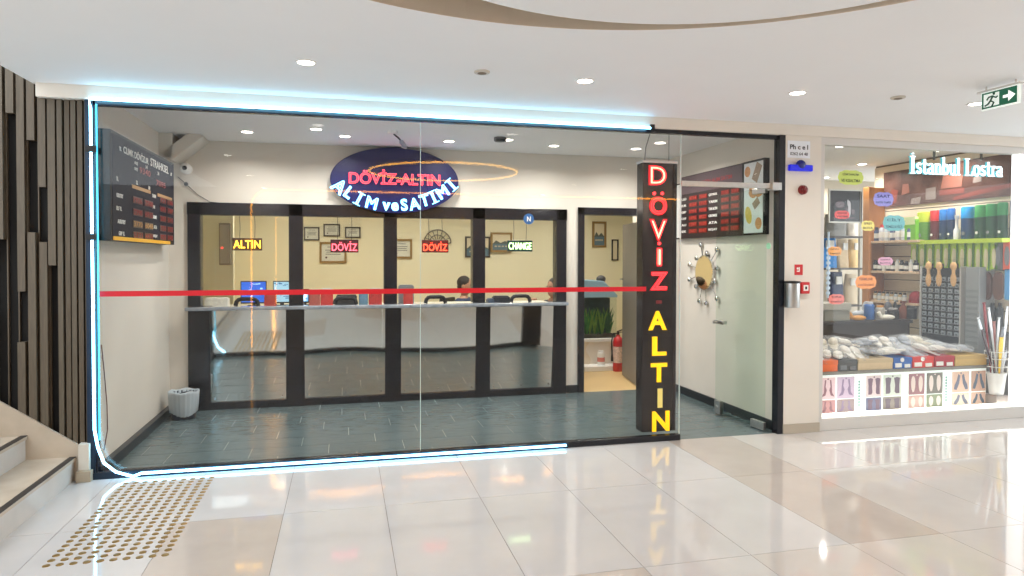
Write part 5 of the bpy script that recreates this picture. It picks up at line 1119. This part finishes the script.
# ---- brown shelving on the right wall
SFX = 6.35; ys0 = 6.49; ys1 = 7.27
m_brown = mat('walnut board', (186, 126, 70), 0.45, var=0.1, scale=5, stretch=(4, 4, 0.5)); m_shelf = mat('pale shelf board', (214, 186, 156), 0.45)
br = thing('brown_shelf_unit', 'walnut brown shelf unit with three pale shelves of shoe polish on the right wall', 'shelf', (6.45, 6.9, 0))
zt = PX(866, 187.5, SFX).z
q = MB(); q.box(SFX-0.03, ys1, 0, SW-0.02, ys1+0.03, min(zt, HC)); q.build('end_panel', [m_brown], br, bevel=0.002)
q = MB(); q.box(SFX-0.03, ys1-0.07, 0, SFX+0.02, ys1, min(zt, HC)); q.build('upright', [m_brown], br, bevel=0.002)
shz = [PX(890, y, SFX).z for y in (240.5, 271, 301.5)]
for z in shz: q = MB(); q.box(SFX, ys0, z-0.028, SW-0.02, ys1, z); q.build('shelf_board', [m_shelf], br, bevel=0.002)
rr = random.Random(41)
def row(y0, y1, z, n, kinds, words, X=SFX+0.05):
    for k in range(n):
        y = y1-(k+0.5)*(y1-y0)/n; col, cap, r, h, nm = kinds[k % len(kinds)]
        t = thing('polish_bottle', '%s %s' % (nm, words[k]), 'bottle', (X, y, z))
        q = MB(); q.lathe((X, y, z), [(r*0.95, 0), (r, 0.006), (r, h*0.72), (r*0.6, h*0.82)], 14); q.build('body', [mat('bottle %d %d %d' % col, col, 0.3)], t, smooth=True)
        q = MB(); q.lathe((X, y, z+h*0.8), [(r*0.62, 0), (r*0.62, h*0.2), (r*0.5, h*0.205)], 14); q.build('cap', [mat('cap %d %d %d' % cap, cap, 0.35)], t, smooth=True)
        q = MB(); q.lathe((X, y, z+h*0.2), [(r*1.01, 0), (r*1.01, h*0.35)], 14); q.build('label_band', [m_paper], t, smooth=True)
pos = ['at the far end', 'second from the far end', 'third from the far end', 'fourth from the far end', 'fifth from the far end', 'sixth from the far end', 'seventh from the far end', 'eighth from the far end', 'ninth from the far end', 'tenth from the far end']
row(6.60, 7.2, shz[0], 7, [((70, 84, 120), (60, 70, 90), 0.032, 0.17, 'blue grey polish bottle'), ((206, 206, 212), (210, 44, 40), 0.034, 0.20, 'red capped polish bottle'), ((196, 206, 214), (206, 40, 36), 0.032, 0.19, 'pale red topped bottle')], [p_+' of the upper pale shelf' for p_ in pos])
row(6.52, 7.2, shz[1], 10, [((34, 34, 36), (20, 20, 20), 0.030, 0.13, 'black polish bottle'), ((40, 32, 30), (24, 24, 24), 0.030, 0.12, 'dark brown polish bottle'), ((226, 226, 220), (220, 220, 216), 0.026, 0.14, 'white box like bottle')], [p_+' of the middle pale shelf' for p_ in pos])
row(6.68, 7.2, shz[2], 8, [((206, 180, 140), (40, 34, 32), 0.026, 0.11, 'small tan polish jar'), ((190, 200, 204), (50, 40, 36), 0.026, 0.11, 'small pale polish jar')], [p_+' of the lowest pale shelf' for p_ in pos])
y = 6.575
q = MB(); q.ell((SFX+0.08, y, shz[2]+0.07), (0.07, 0.075, 0.07)); q.box(SFX+0.03, y-0.06, shz[2], SFX+0.13, y+0.06, shz[2]+0.05)
tag(q.build('red_cap', [mat('dark red cloth', (150, 24, 34), 0.6)], smooth=True), 'dark red rounded cap at the near end of the lowest pale shelf', 'cap')
# ---- mural band on right wall
my0, my1 = PX(1012, 180, SW-0.03).y, PX(884, 180, SW-0.03).y; mz0 = PX(950, 201.5, SW-0.03).z; mz1 = HC-0.10
t = thing('mural_panel', 'long brown photographic panel of polished leather shoes above the slat wall', 'mural', (SW, (my0+my1)/2, mz0))
q = MB(); q.box(SW-0.035, my0, mz0, SW-0.02, my1, mz1); q.build('board', [mat('dark brown mural', (92, 62, 54), 0.35, var=0.5, scale=5)], t)
q = MB(); L_ = my1-my0; H_ = mz1-mz0
def mp(u, v): return Vector((SW-0.036, my1-L_*u, mz0+H_*v))
def shape(pts_, m): q.prism([mp(*a) for a in pts_], (-0.002, 0, 0), m)
shape([(0.50,0.35),(0.66,0.35),(0.67,0.62),(0.62,0.72),(0.52,0.70)], 0); shape([(0.49,0.18),(0.68,0.18),(0.68,0.32),(0.49,0.32)], 1)
shape([(0.60,0.02),(1.0,0.20),(1.0,0.30),(0.78,0.22),(0.60,0.10)], 1); shape([(0.38,0.10),(0.46,0.10),(0.46,0.42),(0.38,0.40)], 2); shape([(0.25,0.02),(0.33,0.02),(0.34,0.20),(0.26,0.18)], 2)
shape([(0.05,0.05),(0.12,0.10),(0.14,0.45),(0.08,0.50)], 1); shape([(0.17,0.3),(0.24,0.35),(0.23,0.6),(0.18,0.6)], 0); shape([(0.74,0.40),(0.80,0.42),(0.80,0.60),(0.75,0.60)], 2)
q.build('printed_shapes', [mat('mural salmon', (150, 98, 84), 0.4), mat('mural rust', (128, 66, 56), 0.4), mat('mural grey', (150, 136, 130), 0.4)], t)
# ---- hanging packs on the right wall
WXX = 6.55
bottles = [(918,930,(196,214,60),(90,140,50),'lime green carton'),(930.5,939,(206,44,44),(96,22,26),'red topped'),(939.5,947,(44,120,190),(24,52,92),'blue topped'),(947.5,955,(36,110,186),(22,48,88),'second blue topped'),(961.5,974,(30,160,235),(14,62,110),'brightest sky blue topped'),(975,985.5,(70,170,90),(24,80,44),'light green topped'),(986,997,(40,140,70),(22,74,40),'mid green topped'),(997.5,1008,(40,130,70),(20,66,38),'near green topped')]
rail = MB(); 
for k, (a, b, ct, cb, nm) in enumerate(bottles):
    ytop = 212-(a-918)*0.12; ybot = 240-(a-918)*0.012
    Y0, Y1, z0, z1 = RX(a, ytop, b, ybot, WXX-0.06); r = (Y1-Y0)/2*0.88; yc = (Y0+Y1)/2; z0 = PX(960, 239.5, WXX-0.06).z; h = z1-z0
    t = thing('spray_bottle', nm+' care bottle standing on the narrow ledge above the green packs', 'bottle', (WXX-0.06, yc, z0))
    q = MB(); q.lathe((WXX-0.06, yc, z0), [(r*0.92, 0), (r, 0.01), (r, h*0.62), (r*0.98, h*0.64)], 20, sx=0.85); q.build('body', [mat('care body %d' % k, cb, 0.2)], t, smooth=True)
    q = MB(); q.lathe((WXX-0.06, yc, z0+h*0.64), [(r, 0), (r*1.02, 0.01), (r*1.0, h*0.33), (r*0.86, h*0.36)], 20, sx=0.85); q.build('top', [mat('care top %d' % k, ct, 0.25)], t, smooth=True)
    q = MB(); q.cyl((WXX-0.06-r*0.84-0.001, yc, z0+h*0.18), (WXX-0.06-r*0.85-0.004, yc, z0+h*0.18), r*0.3, 12); q.build('round_label', [m_paper if k % 2 else m_grey_pl], t)
Y0, Y1, z0, z1 = RX(915, 240, 1010, 242.5, WXX-0.06)
q = MB(); q.box(WXX-0.16, Y0, z0-0.01, SW-0.02, Y1, PX(960, 239.5, WXX-0.06).z)
tag(q.build('display_ledge', [mat('lime shelf edge', (190, 214, 60), 0.4)]), 'narrow lime edged ledge carrying the coloured care bottles on the right wall', 'shelf')
Y0, Y1, z0, z1 = RX(956, 205, 960.5, 233, WXX-0.1); 
q = MB(); zz = PX(960, 239.5, WXX-0.06).z; q.lathe((WXX-0.12, (Y0+Y1)/2, zz), [(0.03, 0), (0.03, 0.1), (0.014, 0.13), (0.014, 0.22), (0.02, 0.23), (0.02, 0.26)], 14)
tag(q.build('white_sprayer', [m_white_pl], smooth=True), 'slim white sprayer between the blue care bottles on the ledge', 'bottle')
m_card = mat('lime green card', (172, 204, 62), 0.4); m_cardd = mat('deep green card', (70, 120, 50), 0.4); m_insole = mat('beige insole', (206, 196, 160), 0.6); m_peg = m_chrome
rr = random.Random(51)
ordn = ['first', 'second', 'third', 'fourth', 'fifth', 'sixth', 'seventh', 'eighth', 'ninth', 'tenth', 'eleventh']
for k in range(11):
    a = 911+k*8.0; b = a+6.6; top = 243-(0.0)*k; bot = 268+rr.uniform(-1, 5)-k*0.1; X = WXX-0.08
    Y0, Y1, z0, z1 = RX(a, top, b, bot, X)
    t = thing('insole_pack', 'lime green insole pack with a beige sole, %s from the left in the hanging row' % ordn[k], 'insole pack', (X, (Y0+Y1)/2, z0))
    q = MB(); q.box(X, Y0, z0, X+0.02, Y1, z1, 0); q.box(X-0.002, Y0, z0, X+0.001, Y0+(Y1-Y0)*0.2, z1*0.999, 1); q.build('card', [m_card, m_cardd], t)
    q = MB(); w = Y1-Y0; h = z1-z0; q.prism([(X-0.002, (Y0+Y1)/2+w*0.30*math.cos(aa)*(1+0.2*math.sin(aa)), z0+h*0.42+h*0.38*math.sin(aa)) for aa in [2*PI*j/18 for j in range(18)]], (-0.006, 0, 0)); q.build('insole', [m_insole], t)
    q = MB(); q.cyl((X-0.03, (Y0+Y1)/2, z1-0.02), (SW, (Y0+Y1)/2, z1-0.02), 0.004, 6); q.build('peg', [m_peg], t)
for a, b, col, nm in ((994.5, 1002, (96, 100, 98), 'grey'), (1003, 1011.5, (206, 92, 70), 'coral red')):
    X = WXX-0.08; Y0, Y1, z0, z1 = RX(a, 242, b, 270, X); t = thing('insole_pack', nm+' insole pack with an oval window at the right end of the hanging row', 'insole pack', (X, (Y0+Y1)/2, z0))
    q = MB(); q.box(X, Y0, z0, X+0.02, Y1, z1); q.build('card', [mat('card '+nm, col, 0.4)], t)
    q = MB(); w = Y1-Y0; h = z1-z0; q.prism([(X-0.001, (Y0+Y1)/2+w*0.3*math.cos(aa), z0+h*0.5+h*0.35*math.sin(aa)) for aa in [2*PI*j/18 for j in range(18)]], (-0.005, 0, 0)); q.build('insole', [m_grey_pl], t)
    q = MB(); q.cyl((X-0.03, (Y0+Y1)/2, z1-0.02), (SW, (Y0+Y1)/2, z1-0.02), 0.004, 6); q.build('peg', [m_peg], t)
# insole packs above the shelf end: bright green tuft pack
Y0, Y1, z0, z1 = RX(904, 217, 917, 239, SFX+0.05); t = thing('polish_bottle', 'light green carton with white top at the near end of the upper pale shelf', 'carton', (SFX+0.08, (Y0+Y1)/2, shz[0]))
q = MB(); q.box(SFX+0.03, Y0, shz[0], SFX+0.12, Y1, z1-0.03); q.build('body', [mat('fresh green card', (120, 190, 50), 0.4)], t); q = MB(); q.box(SFX+0.028, Y0+0.01, z1-0.09, SFX+0.12, Y1-0.01, z1); q.build('top', [mat('pale lime card', (222, 236, 176), 0.4)], t)
# brushes
m_wood = mat('pale beech wood', (214, 170, 116), 0.45, var=0.1, scale=20)
for px, nm in ((928.5, 'left'), (939, 'middle'), (953.5, 'right')):
    X = SFX-0.02; zc = PX(px, 261, X).z; zb = PX(px, 286.5, X).z; y = PX(px, 272, X).y
    t = thing('shoe_brush', 'pale wooden shoe brush hanging before the black rack, %s of the three' % nm, 'brush', (X, y, zb))
    h = zc-zb
    q = MB(); q.ell((X, y, zb+h*0.27), (0.016, 0.037, h*0.28)); q.ell((X, y, zb+h*0.80), (0.018, 0.042, h*0.17)); q.cyl((X, y, zb+h*0.45), (X, y, zb+h*0.72), 0.017, 12); q.build('handle', [m_wood], t, smooth=True)
    q = MB(); q.box(X+0.012, y-0.03, zb+h*0.70, X+0.035, y+0.03, zb+h*0.90); q.build('bristles', [mat('dark bristles', (40, 30, 26), 0.9)], t)
    q = MB(); q.tube([(X, y, zb+h*0.95), (X, y, zb+h*1.05), (X+0.1, y, zb+h*1.08), (SW, y, zb+h*1.08)], 0.003, 5); q.build('hook', [m_chrome], t)
# black rack of small tiles
X = SFX+0.05; Y0, Y1, z0, z1 = RX(922, 268, 961, 333, X)
t = thing('lace_rack', 'tall black rack holding a grid of small white packets', 'display rack', (X+0.05, (Y0+Y1)/2, 0.0))
z0r = TZ*0+0.0
q = MB(); q.box(X, Y0, 0, X+0.10, Y1, z1); q.build('panel', [mat('black rack panel', (28, 30, 32), 0.4)], t)
NR, NC = 10, 6
w = (Y1-Y0)/NC; zl_ = z0-0.02; h = (z1-0.08-zl_)/NR
for r_ in range(NR):
    q = MB(); q.box(X-0.02, Y0+0.01, zl_+h*r_, X, Y1-0.01, zl_+h*r_+0.006); q.build('rack_bar', [m_grey_pl], t)
    for c_ in range(NC):
        q = MB(); yy0 = Y0+w*c_; q.box(X-0.012, yy0+w*0.2, zl_+h*r_+0.008, X-0.001, yy0+w*0.82, zl_+h*r_+h*0.72, 0); q.box(X-0.013, yy0+w*0.36, zl_+h*r_+0.015, X-0.011, yy0+w*0.68, zl_+h*r_+h*0.42, 1); q.build('packet', [mat('pale packet', (150, 158, 164), 0.4), mat('packet dark', (70, 74, 80), 0.4)], t)
for y in (Y0-0.012, Y1): q = MB(); q.box(X-0.02, y, 0, X+0.11, y+0.014, z1+0.02); q.build('side_rail', [m_alu], t)
# grey metal cabinet
X = SFX+0.03; Y0, Y1, z0, z1 = RX(963.5, 267, 979, 333, X)
t = thing('metal_cabinet', 'narrow light grey ribbed metal cabinet right of the black packet rack', 'cabinet', (X+0.1, (Y0+Y1)/2, 0))
q = MB(); q.box(X, Y0, 0, X+0.2, Y1-0.02, z1); q.build('body', [mat('light grey metal', (156, 160, 162), 0.4, 0.3)], t, bevel=0.004)
q = MB()
for k in range(16): q.box(X-0.006, Y0+0.01, 0.3+k*0.06, X, Y1-0.03, 0.33+k*0.06)
q.build('rib', [mat('grey rib', (140, 146, 148), 0.4, 0.3)], t)
# brown leather pads, blue packs at right
for a, b, c_, d, col, nm in ((981, 272, 991, 300, (92, 60, 50), 'dark brown leather pad hanging left of its twin'), (992, 272, 1003, 300, (104, 72, 60), 'dark brown leather pad hanging next to the blue pouch')):
    X = WXX-0.08; Y0, Y1, z0, z1 = RX(a, b, c_, d, X)
    t = thing('leather_pad', nm, 'leather pad', (X, (Y0+Y1)/2, z0)); q = MB(); w = Y1-Y0; h = z1-z0
    q.prism([(X, (Y0+Y1)/2+w*0.48*math.cos(aa), z0+h*0.5+h*0.5*math.copysign(abs(math.sin(aa))**0.6, math.sin(aa))) for aa in [2*PI*j/24 for j in range(24)]], (0.03, 0, 0)); q.build('pad', [mat('leather %d' % col[0], col, 0.35, var=0.2, scale=10)], t, bevel=0.004)
    q = MB(); q.cyl((X-0.02, (Y0+Y1)/2, z1-0.03), (SW, (Y0+Y1)/2, z1-0.03), 0.004, 6); q.build('peg', [m_chrome], t)
X = WXX-0.08; Y0, Y1, z0, z1 = RX(1004, 268, 1011.5, 300, X); t = thing('pouch', 'sky blue pouch hanging at the far right of the right wall', 'pouch', (X, (Y0+Y1)/2, z0)); q = MB(); q.box(X, Y0, z0, X+0.03, Y1, z1); q.build('bag', [mat('sky pouch', (84, 150, 200), 0.35)], t, bevel=0.01)
q = MB(); q.cyl((X-0.02, (Y0+Y1)/2, z1-0.03), (SW, (Y0+Y1)/2, z1-0.03), 0.004, 6); q.build('peg', [m_chrome], t)
for a, b, col, nm in ((1009, 1018, (60, 62, 84), 'dark hanging case'),):
    X = WXX-0.08; Y0, Y1, z0, z1 = RX(a, 200, b, 236, X); t = thing('hanging_case', 'dark slate case at the right end above the insole packs', 'case', (X, (Y0+Y1)/2, z0)); q = MB(); q.box(X, Y0, z0, X+0.06, Y1, z1); q.build('case', [mat('slate case', col, 0.35)], t, bevel=0.01); q = MB(); q.box(X-0.004, Y0+0.02, z0+0.05, X, Y1-0.02, z1-0.05); q.build('window', [m_grey_pl], t)
# wire bucket with shoe horns
BY = 5.465; bcx = PY(996.5, 380, BY).x; zb0_ = PY(996, 393, BY).z; zt_ = PY(996, 360, BY).z
zb0_ = 0.201
pd = MB(); pd.box(bcx-0.075, BY-0.07, 0, bcx+0.08, BY+0.09, 0.20)
tag(pd.build('plinth_box', [mat('grey plinth', (150, 140, 134), 0.5, var=0.05)], bevel=0.004), 'low grey plinth under the white bucket at the right end of the window', 'plinth')
bk = thing('bucket', 'white tapered bucket with wire rings, holding shoe horns at the window end', 'bucket', (bcx, BY, zb0_))
q = MB(); q.lathe((bcx, BY, zb0_), [(0.058, 0), (0.062, 0.01), (0.084, 0.22), (0.08, 0.22), (0.058, 0.015)], 24); q.build('pail', [m_white_pl], bk, smooth=True)
for z, r_ in ((0.28, 0.09), (0.36, 0.098), (0.43, 0.105)): q = MB(); q.tube([(bcx+r_*math.cos(2*PI*k/24), BY+r_*math.sin(2*PI*k/24), zb0_+z) for k in range(24)], 0.004, 6, closed=True); q.build('wire_ring', [m_white_pl], bk, smooth=True)
for k in range(6): a = 2*PI*k/6+0.3; q = MB(); q.tube([(bcx+0.083*math.cos(a), BY+0.083*math.sin(a), zb0_+0.20), (bcx+0.105*math.cos(a), BY+0.105*math.sin(a), zb0_+0.43)], 0.0035, 6); q.build('wire_upright', [m_white_pl], bk, smooth=True)
horns = [(978, 318, (206, 208, 210), 'short steel shoe horn leaning left in the bucket'), (984, 303, (150, 30, 34), 'dark red shoe horn leaning left behind the steel one'), (988.5, 308, (214, 216, 218), 'long steel shoe horn with a flat tip left of the yellow one'), (994, 322, (196, 120, 110), 'short pink shoe horn in the middle of the bucket'), (999, 318, (204, 206, 208), 'steel shoe horn standing just right of the middle'), (1007.5, 307, (210, 212, 216), 'longest steel shoe horn at the right of the bucket'), (1003, 328, (120, 122, 126), 'dull grey shoe horn between two steel ones'), (1011, 334, (200, 204, 208), 'short bright shoe horn leaning right over the bucket rim'), (1001.5, 338, (238, 200, 30), 'yellow shoe horn with a wide blade in the bucket'), (992.0, 330, (40, 40, 44), 'black shoe horn in the middle of the bucket'), (982, 330, (60, 20, 24), 'dark maroon shoe horn low at the left of the bucket')]
for k, (px, py, col, lab_) in enumerate(horns):
    tip = PY(px, py, BY+(0.03 if k % 2 else -0.02)); a = k*2.39; base = Vector((bcx+0.03*math.cos(a), BY+0.03*math.sin(a), zb0_+0.03))
    d_ = tip-base; t = thing('shoe_horn', lab_, 'shoe horn', base); n_ = Vector((0, -1, 0))
    s_ = d_.cross(n_).normalized(); w = 0.018 if k != 8 else 0.026
    q = MB(); P_ = []
    for tt, ww in ((0.0, 0.4), (0.3, 0.45), (0.6, 0.7), (0.85, 1.1), (0.97, 0.9), (1.0, 0.5)): P_.append((base+d_*tt, ww*w))
    vs = []
    for c, ww in P_: vs += [c-s_*ww, c+n_*0.006, c+s_*ww, c-n_*0.004]
    q.add(vs, [(i*4+j, i*4+(j+1)%4, (i+1)*4+(j+1)%4, (i+1)*4+j) for i in range(5) for j in range(4)]+[(3,2,1,0), (20,21,22,23)])
    q.build('blade', [mat('horn %d' % k, col, 0.3, 0.8 if min(col) > 190 else 0.0)], t, smooth=True)
    q = MB(); q.cyl(tip-s_*w*0.9, tip+s_*w*0.9, 0.007, 8); q.build('tip', [mat('horn %d' % k, col, 0.3)], t)
# black spray cases on table behind bucket
X = SFX+0.10
for k, (a, b, py, col, nm) in enumerate(((981, 988, 303, (130, 30, 34), 'maroon spray can standing in the dark rack behind the shoe horns'), (989, 996, 303, (44, 46, 48), 'black spray can left of its twin behind the shoe horns'), (997, 1003, 303, (50, 54, 56), 'black spray can nearest the window post behind the shoe horns'))):
    Y0, Y1, z0, z1 = RX(a, py, b, 335, X+0.08); r_ = (Y1-Y0)/2*0.95; z0 = 0.80
    t = thing('spray_can', nm, 'can', (X+0.08, (Y0+Y1)/2, z0)); q = MB(); q.lathe((X+0.08, (Y0+Y1)/2, z0), [(r_, 0), (r_, (z1-z0)*0.8), (r_*0.6, (z1-z0)*0.88)], 18); q.build('body', [mat('can %d' % k, col, 0.3)], t, smooth=True)
    q = MB(); q.lathe((X+0.08, (Y0+Y1)/2, z1-(z1-z0)*0.12), [(r_*0.5, 0), (r_*0.5, (z1-z0)*0.12)], 14); q.build('cap', [m_black2], t, smooth=True)
Y0, Y1, _, _ = RX(980, 300, 1012, 335, X); sd = thing('side_cabinet', 'low dark cabinet under the spray cans at the right wall', 'cabinet', (X+0.12, (Y0+Y1)/2, 0)); X = 6.47; q = MB(); q.box(X, Y0, 0.02, SW-0.02, Y1-0.01, 0.78); q.build('carcass', [mat('dark cabinet', (96, 92, 90), 0.5)], sd, bevel=0.004); q = MB(); q.box(X-0.01, Y0, 0.78, SW-0.02, Y1-0.01, 0.80); q.build('top_board', [m_tbl], sd)
q = MB(); q.box(X-0.012, Y0+0.02, 0.06, X, Y1-0.03, 0.74); q.build('door', [mat('grey cabinet door', (120, 116, 114), 0.45)], sd, bevel=0.003)
# cloud shaped service tags on the window
def cloud(px0, py0, px1, py1, col, words, label, tc=(40, 40, 60)):
    Y = YF+0.011; x0, x1, z0, z1 = RY(px0, py0, px1, py1, Y); cx, cz = (x0+x1)/2, (z0+z1)/2; rx, rz = (x1-x0)/2, (z1-z0)/2
    t = thing('window_tag', label, 'sticker', (cx, Y, z0), 'cloud shaped tags on the shoe shop window')
    pts_ = []
    for k in range(72):
        a = 2*PI*k/72; f = 0.93+0.07*abs(math.cos(a*5))
        ca, sa = math.cos(a), math.sin(a); pts_.append((cx+rx*f*math.copysign(abs(ca)**0.7, ca), Y, cz+rz*f*math.copysign(abs(sa)**0.7, sa)))
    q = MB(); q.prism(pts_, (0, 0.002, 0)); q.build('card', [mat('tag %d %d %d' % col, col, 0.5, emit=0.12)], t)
    q = MB(); n = len(words)
    for k, w_ in enumerate(words): 
        zc = cz+rz*(0.42-0.84*k/(n-1)) if n > 1 else cz
        for yy_, in ((Y-0.0005,),): put_text(q, w_, (cx, YF+0.0105, zc), rx*(1.5 if k == n-1 or n == 1 else 1.3), rz*(0.42 if n > 1 else 0.5), 'S', bold=0.02, depth=0.0004)
    q.build('lettering', [mat('tag ink %d %d %d' % tc, tc, 0.6)], t)
cloud(838, 170, 863.5, 185, (192, 206, 96), ['ÇİZME DARALTMA', 'VE KISALTMA'], 'yellow green cloud shaped tag with two lines, highest on the shoe shop window', (60, 80, 20))
cloud(873.5, 192, 893.5, 206.5, (142, 138, 216), ['SAAT', 'KAYIŞI TAMİR'], 'violet cloud shaped tag in front of the walnut panel', (30, 30, 120))
cloud(834.5, 210.5, 849.5, 219, (220, 84, 84), ['ANAHTAR', 'YAPIMI'], 'red cloud shaped tag under the dark framed photograph', (120, 20, 30))
cloud(861.5, 220.5, 874.5, 231, (232, 220, 120), ['SPREY', 'BOYA'], 'small yellow cloud shaped tag left of the teal tag', (110, 90, 20))
cloud(883, 215, 905, 231, (110, 184, 190), ['CİLT', 'TEMİZLEYİCİ'], 'teal cloud shaped tag before the red capped bottles', (20, 90, 110))
cloud(828, 246.5, 841.5, 256, (230, 164, 92), ['ÇANTA', 'TAMİRİ'], 'orange cloud shaped tag over the bright blue bag', (120, 70, 20))
cloud(878, 257, 893, 265.5, (214, 160, 186), ['DERİ', 'BOYA'], 'pink mauve cloud shaped tag before the middle pale shelf', (120, 50, 90))
cloud(855.5, 275, 876.5, 289, (236, 150, 76), ['FERMUAR', 'DEĞİŞİMİ'], 'larger orange cloud shaped tag before the walnut upright', (150, 60, 20))
cloud(828.5, 294, 844.5, 304.5, (226, 130, 122), ['TOPUK', 'TAMİRİ'], 'salmon cloud shaped tag above the grey two tone box', (130, 30, 40))
# ================================================================== WORLD, CAMERA
w = bpy.data.worlds.new('World'); bpy.context.scene.world = w; w.use_nodes = True
w.node_tree.nodes['Background'].inputs[0].default_value = (0.90, 0.96, 1.0, 1); w.node_tree.nodes['Background'].inputs[1].default_value = 2.5
# long soft ceiling troughs over the open concourse behind the camera
for k, (x, y, sx_, sy_, e) in enumerate(((1.2, 1.4, 2.4, 2.4, 45), (5.5, 1.0, 3.0, 2.6, 60), (-3.6, 2.2, 2.4, 3.0, 20))):
    pass
cam = bpy.data.cameras.new('Camera'); co = bpy.data.objects.new('Camera', cam); COL.objects.link(co)
cam.sensor_fit = 'HORIZONTAL'; cam.sensor_width = 36.0; cam.lens = 36.0*FPX/1024.0
cam.shift_y = -(288-CY)/1024.0; cam.clip_start = 0.05; cam.clip_end = 100
M = Matrix((CR, CU, -CF)).transposed().to_4x4(); M.translation = CO; co.matrix_world = M
sc = bpy.context.scene; sc.camera = co
sc.view_settings.view_transform = 'Standard'; sc.view_settings.look = 'None'; sc.view_settings.gamma = 1.0; sc.view_settings.use_curve_mapping = False
sc.view_settings.exposure = 0.36
sc.cycles.transparent_max_bounces = 24
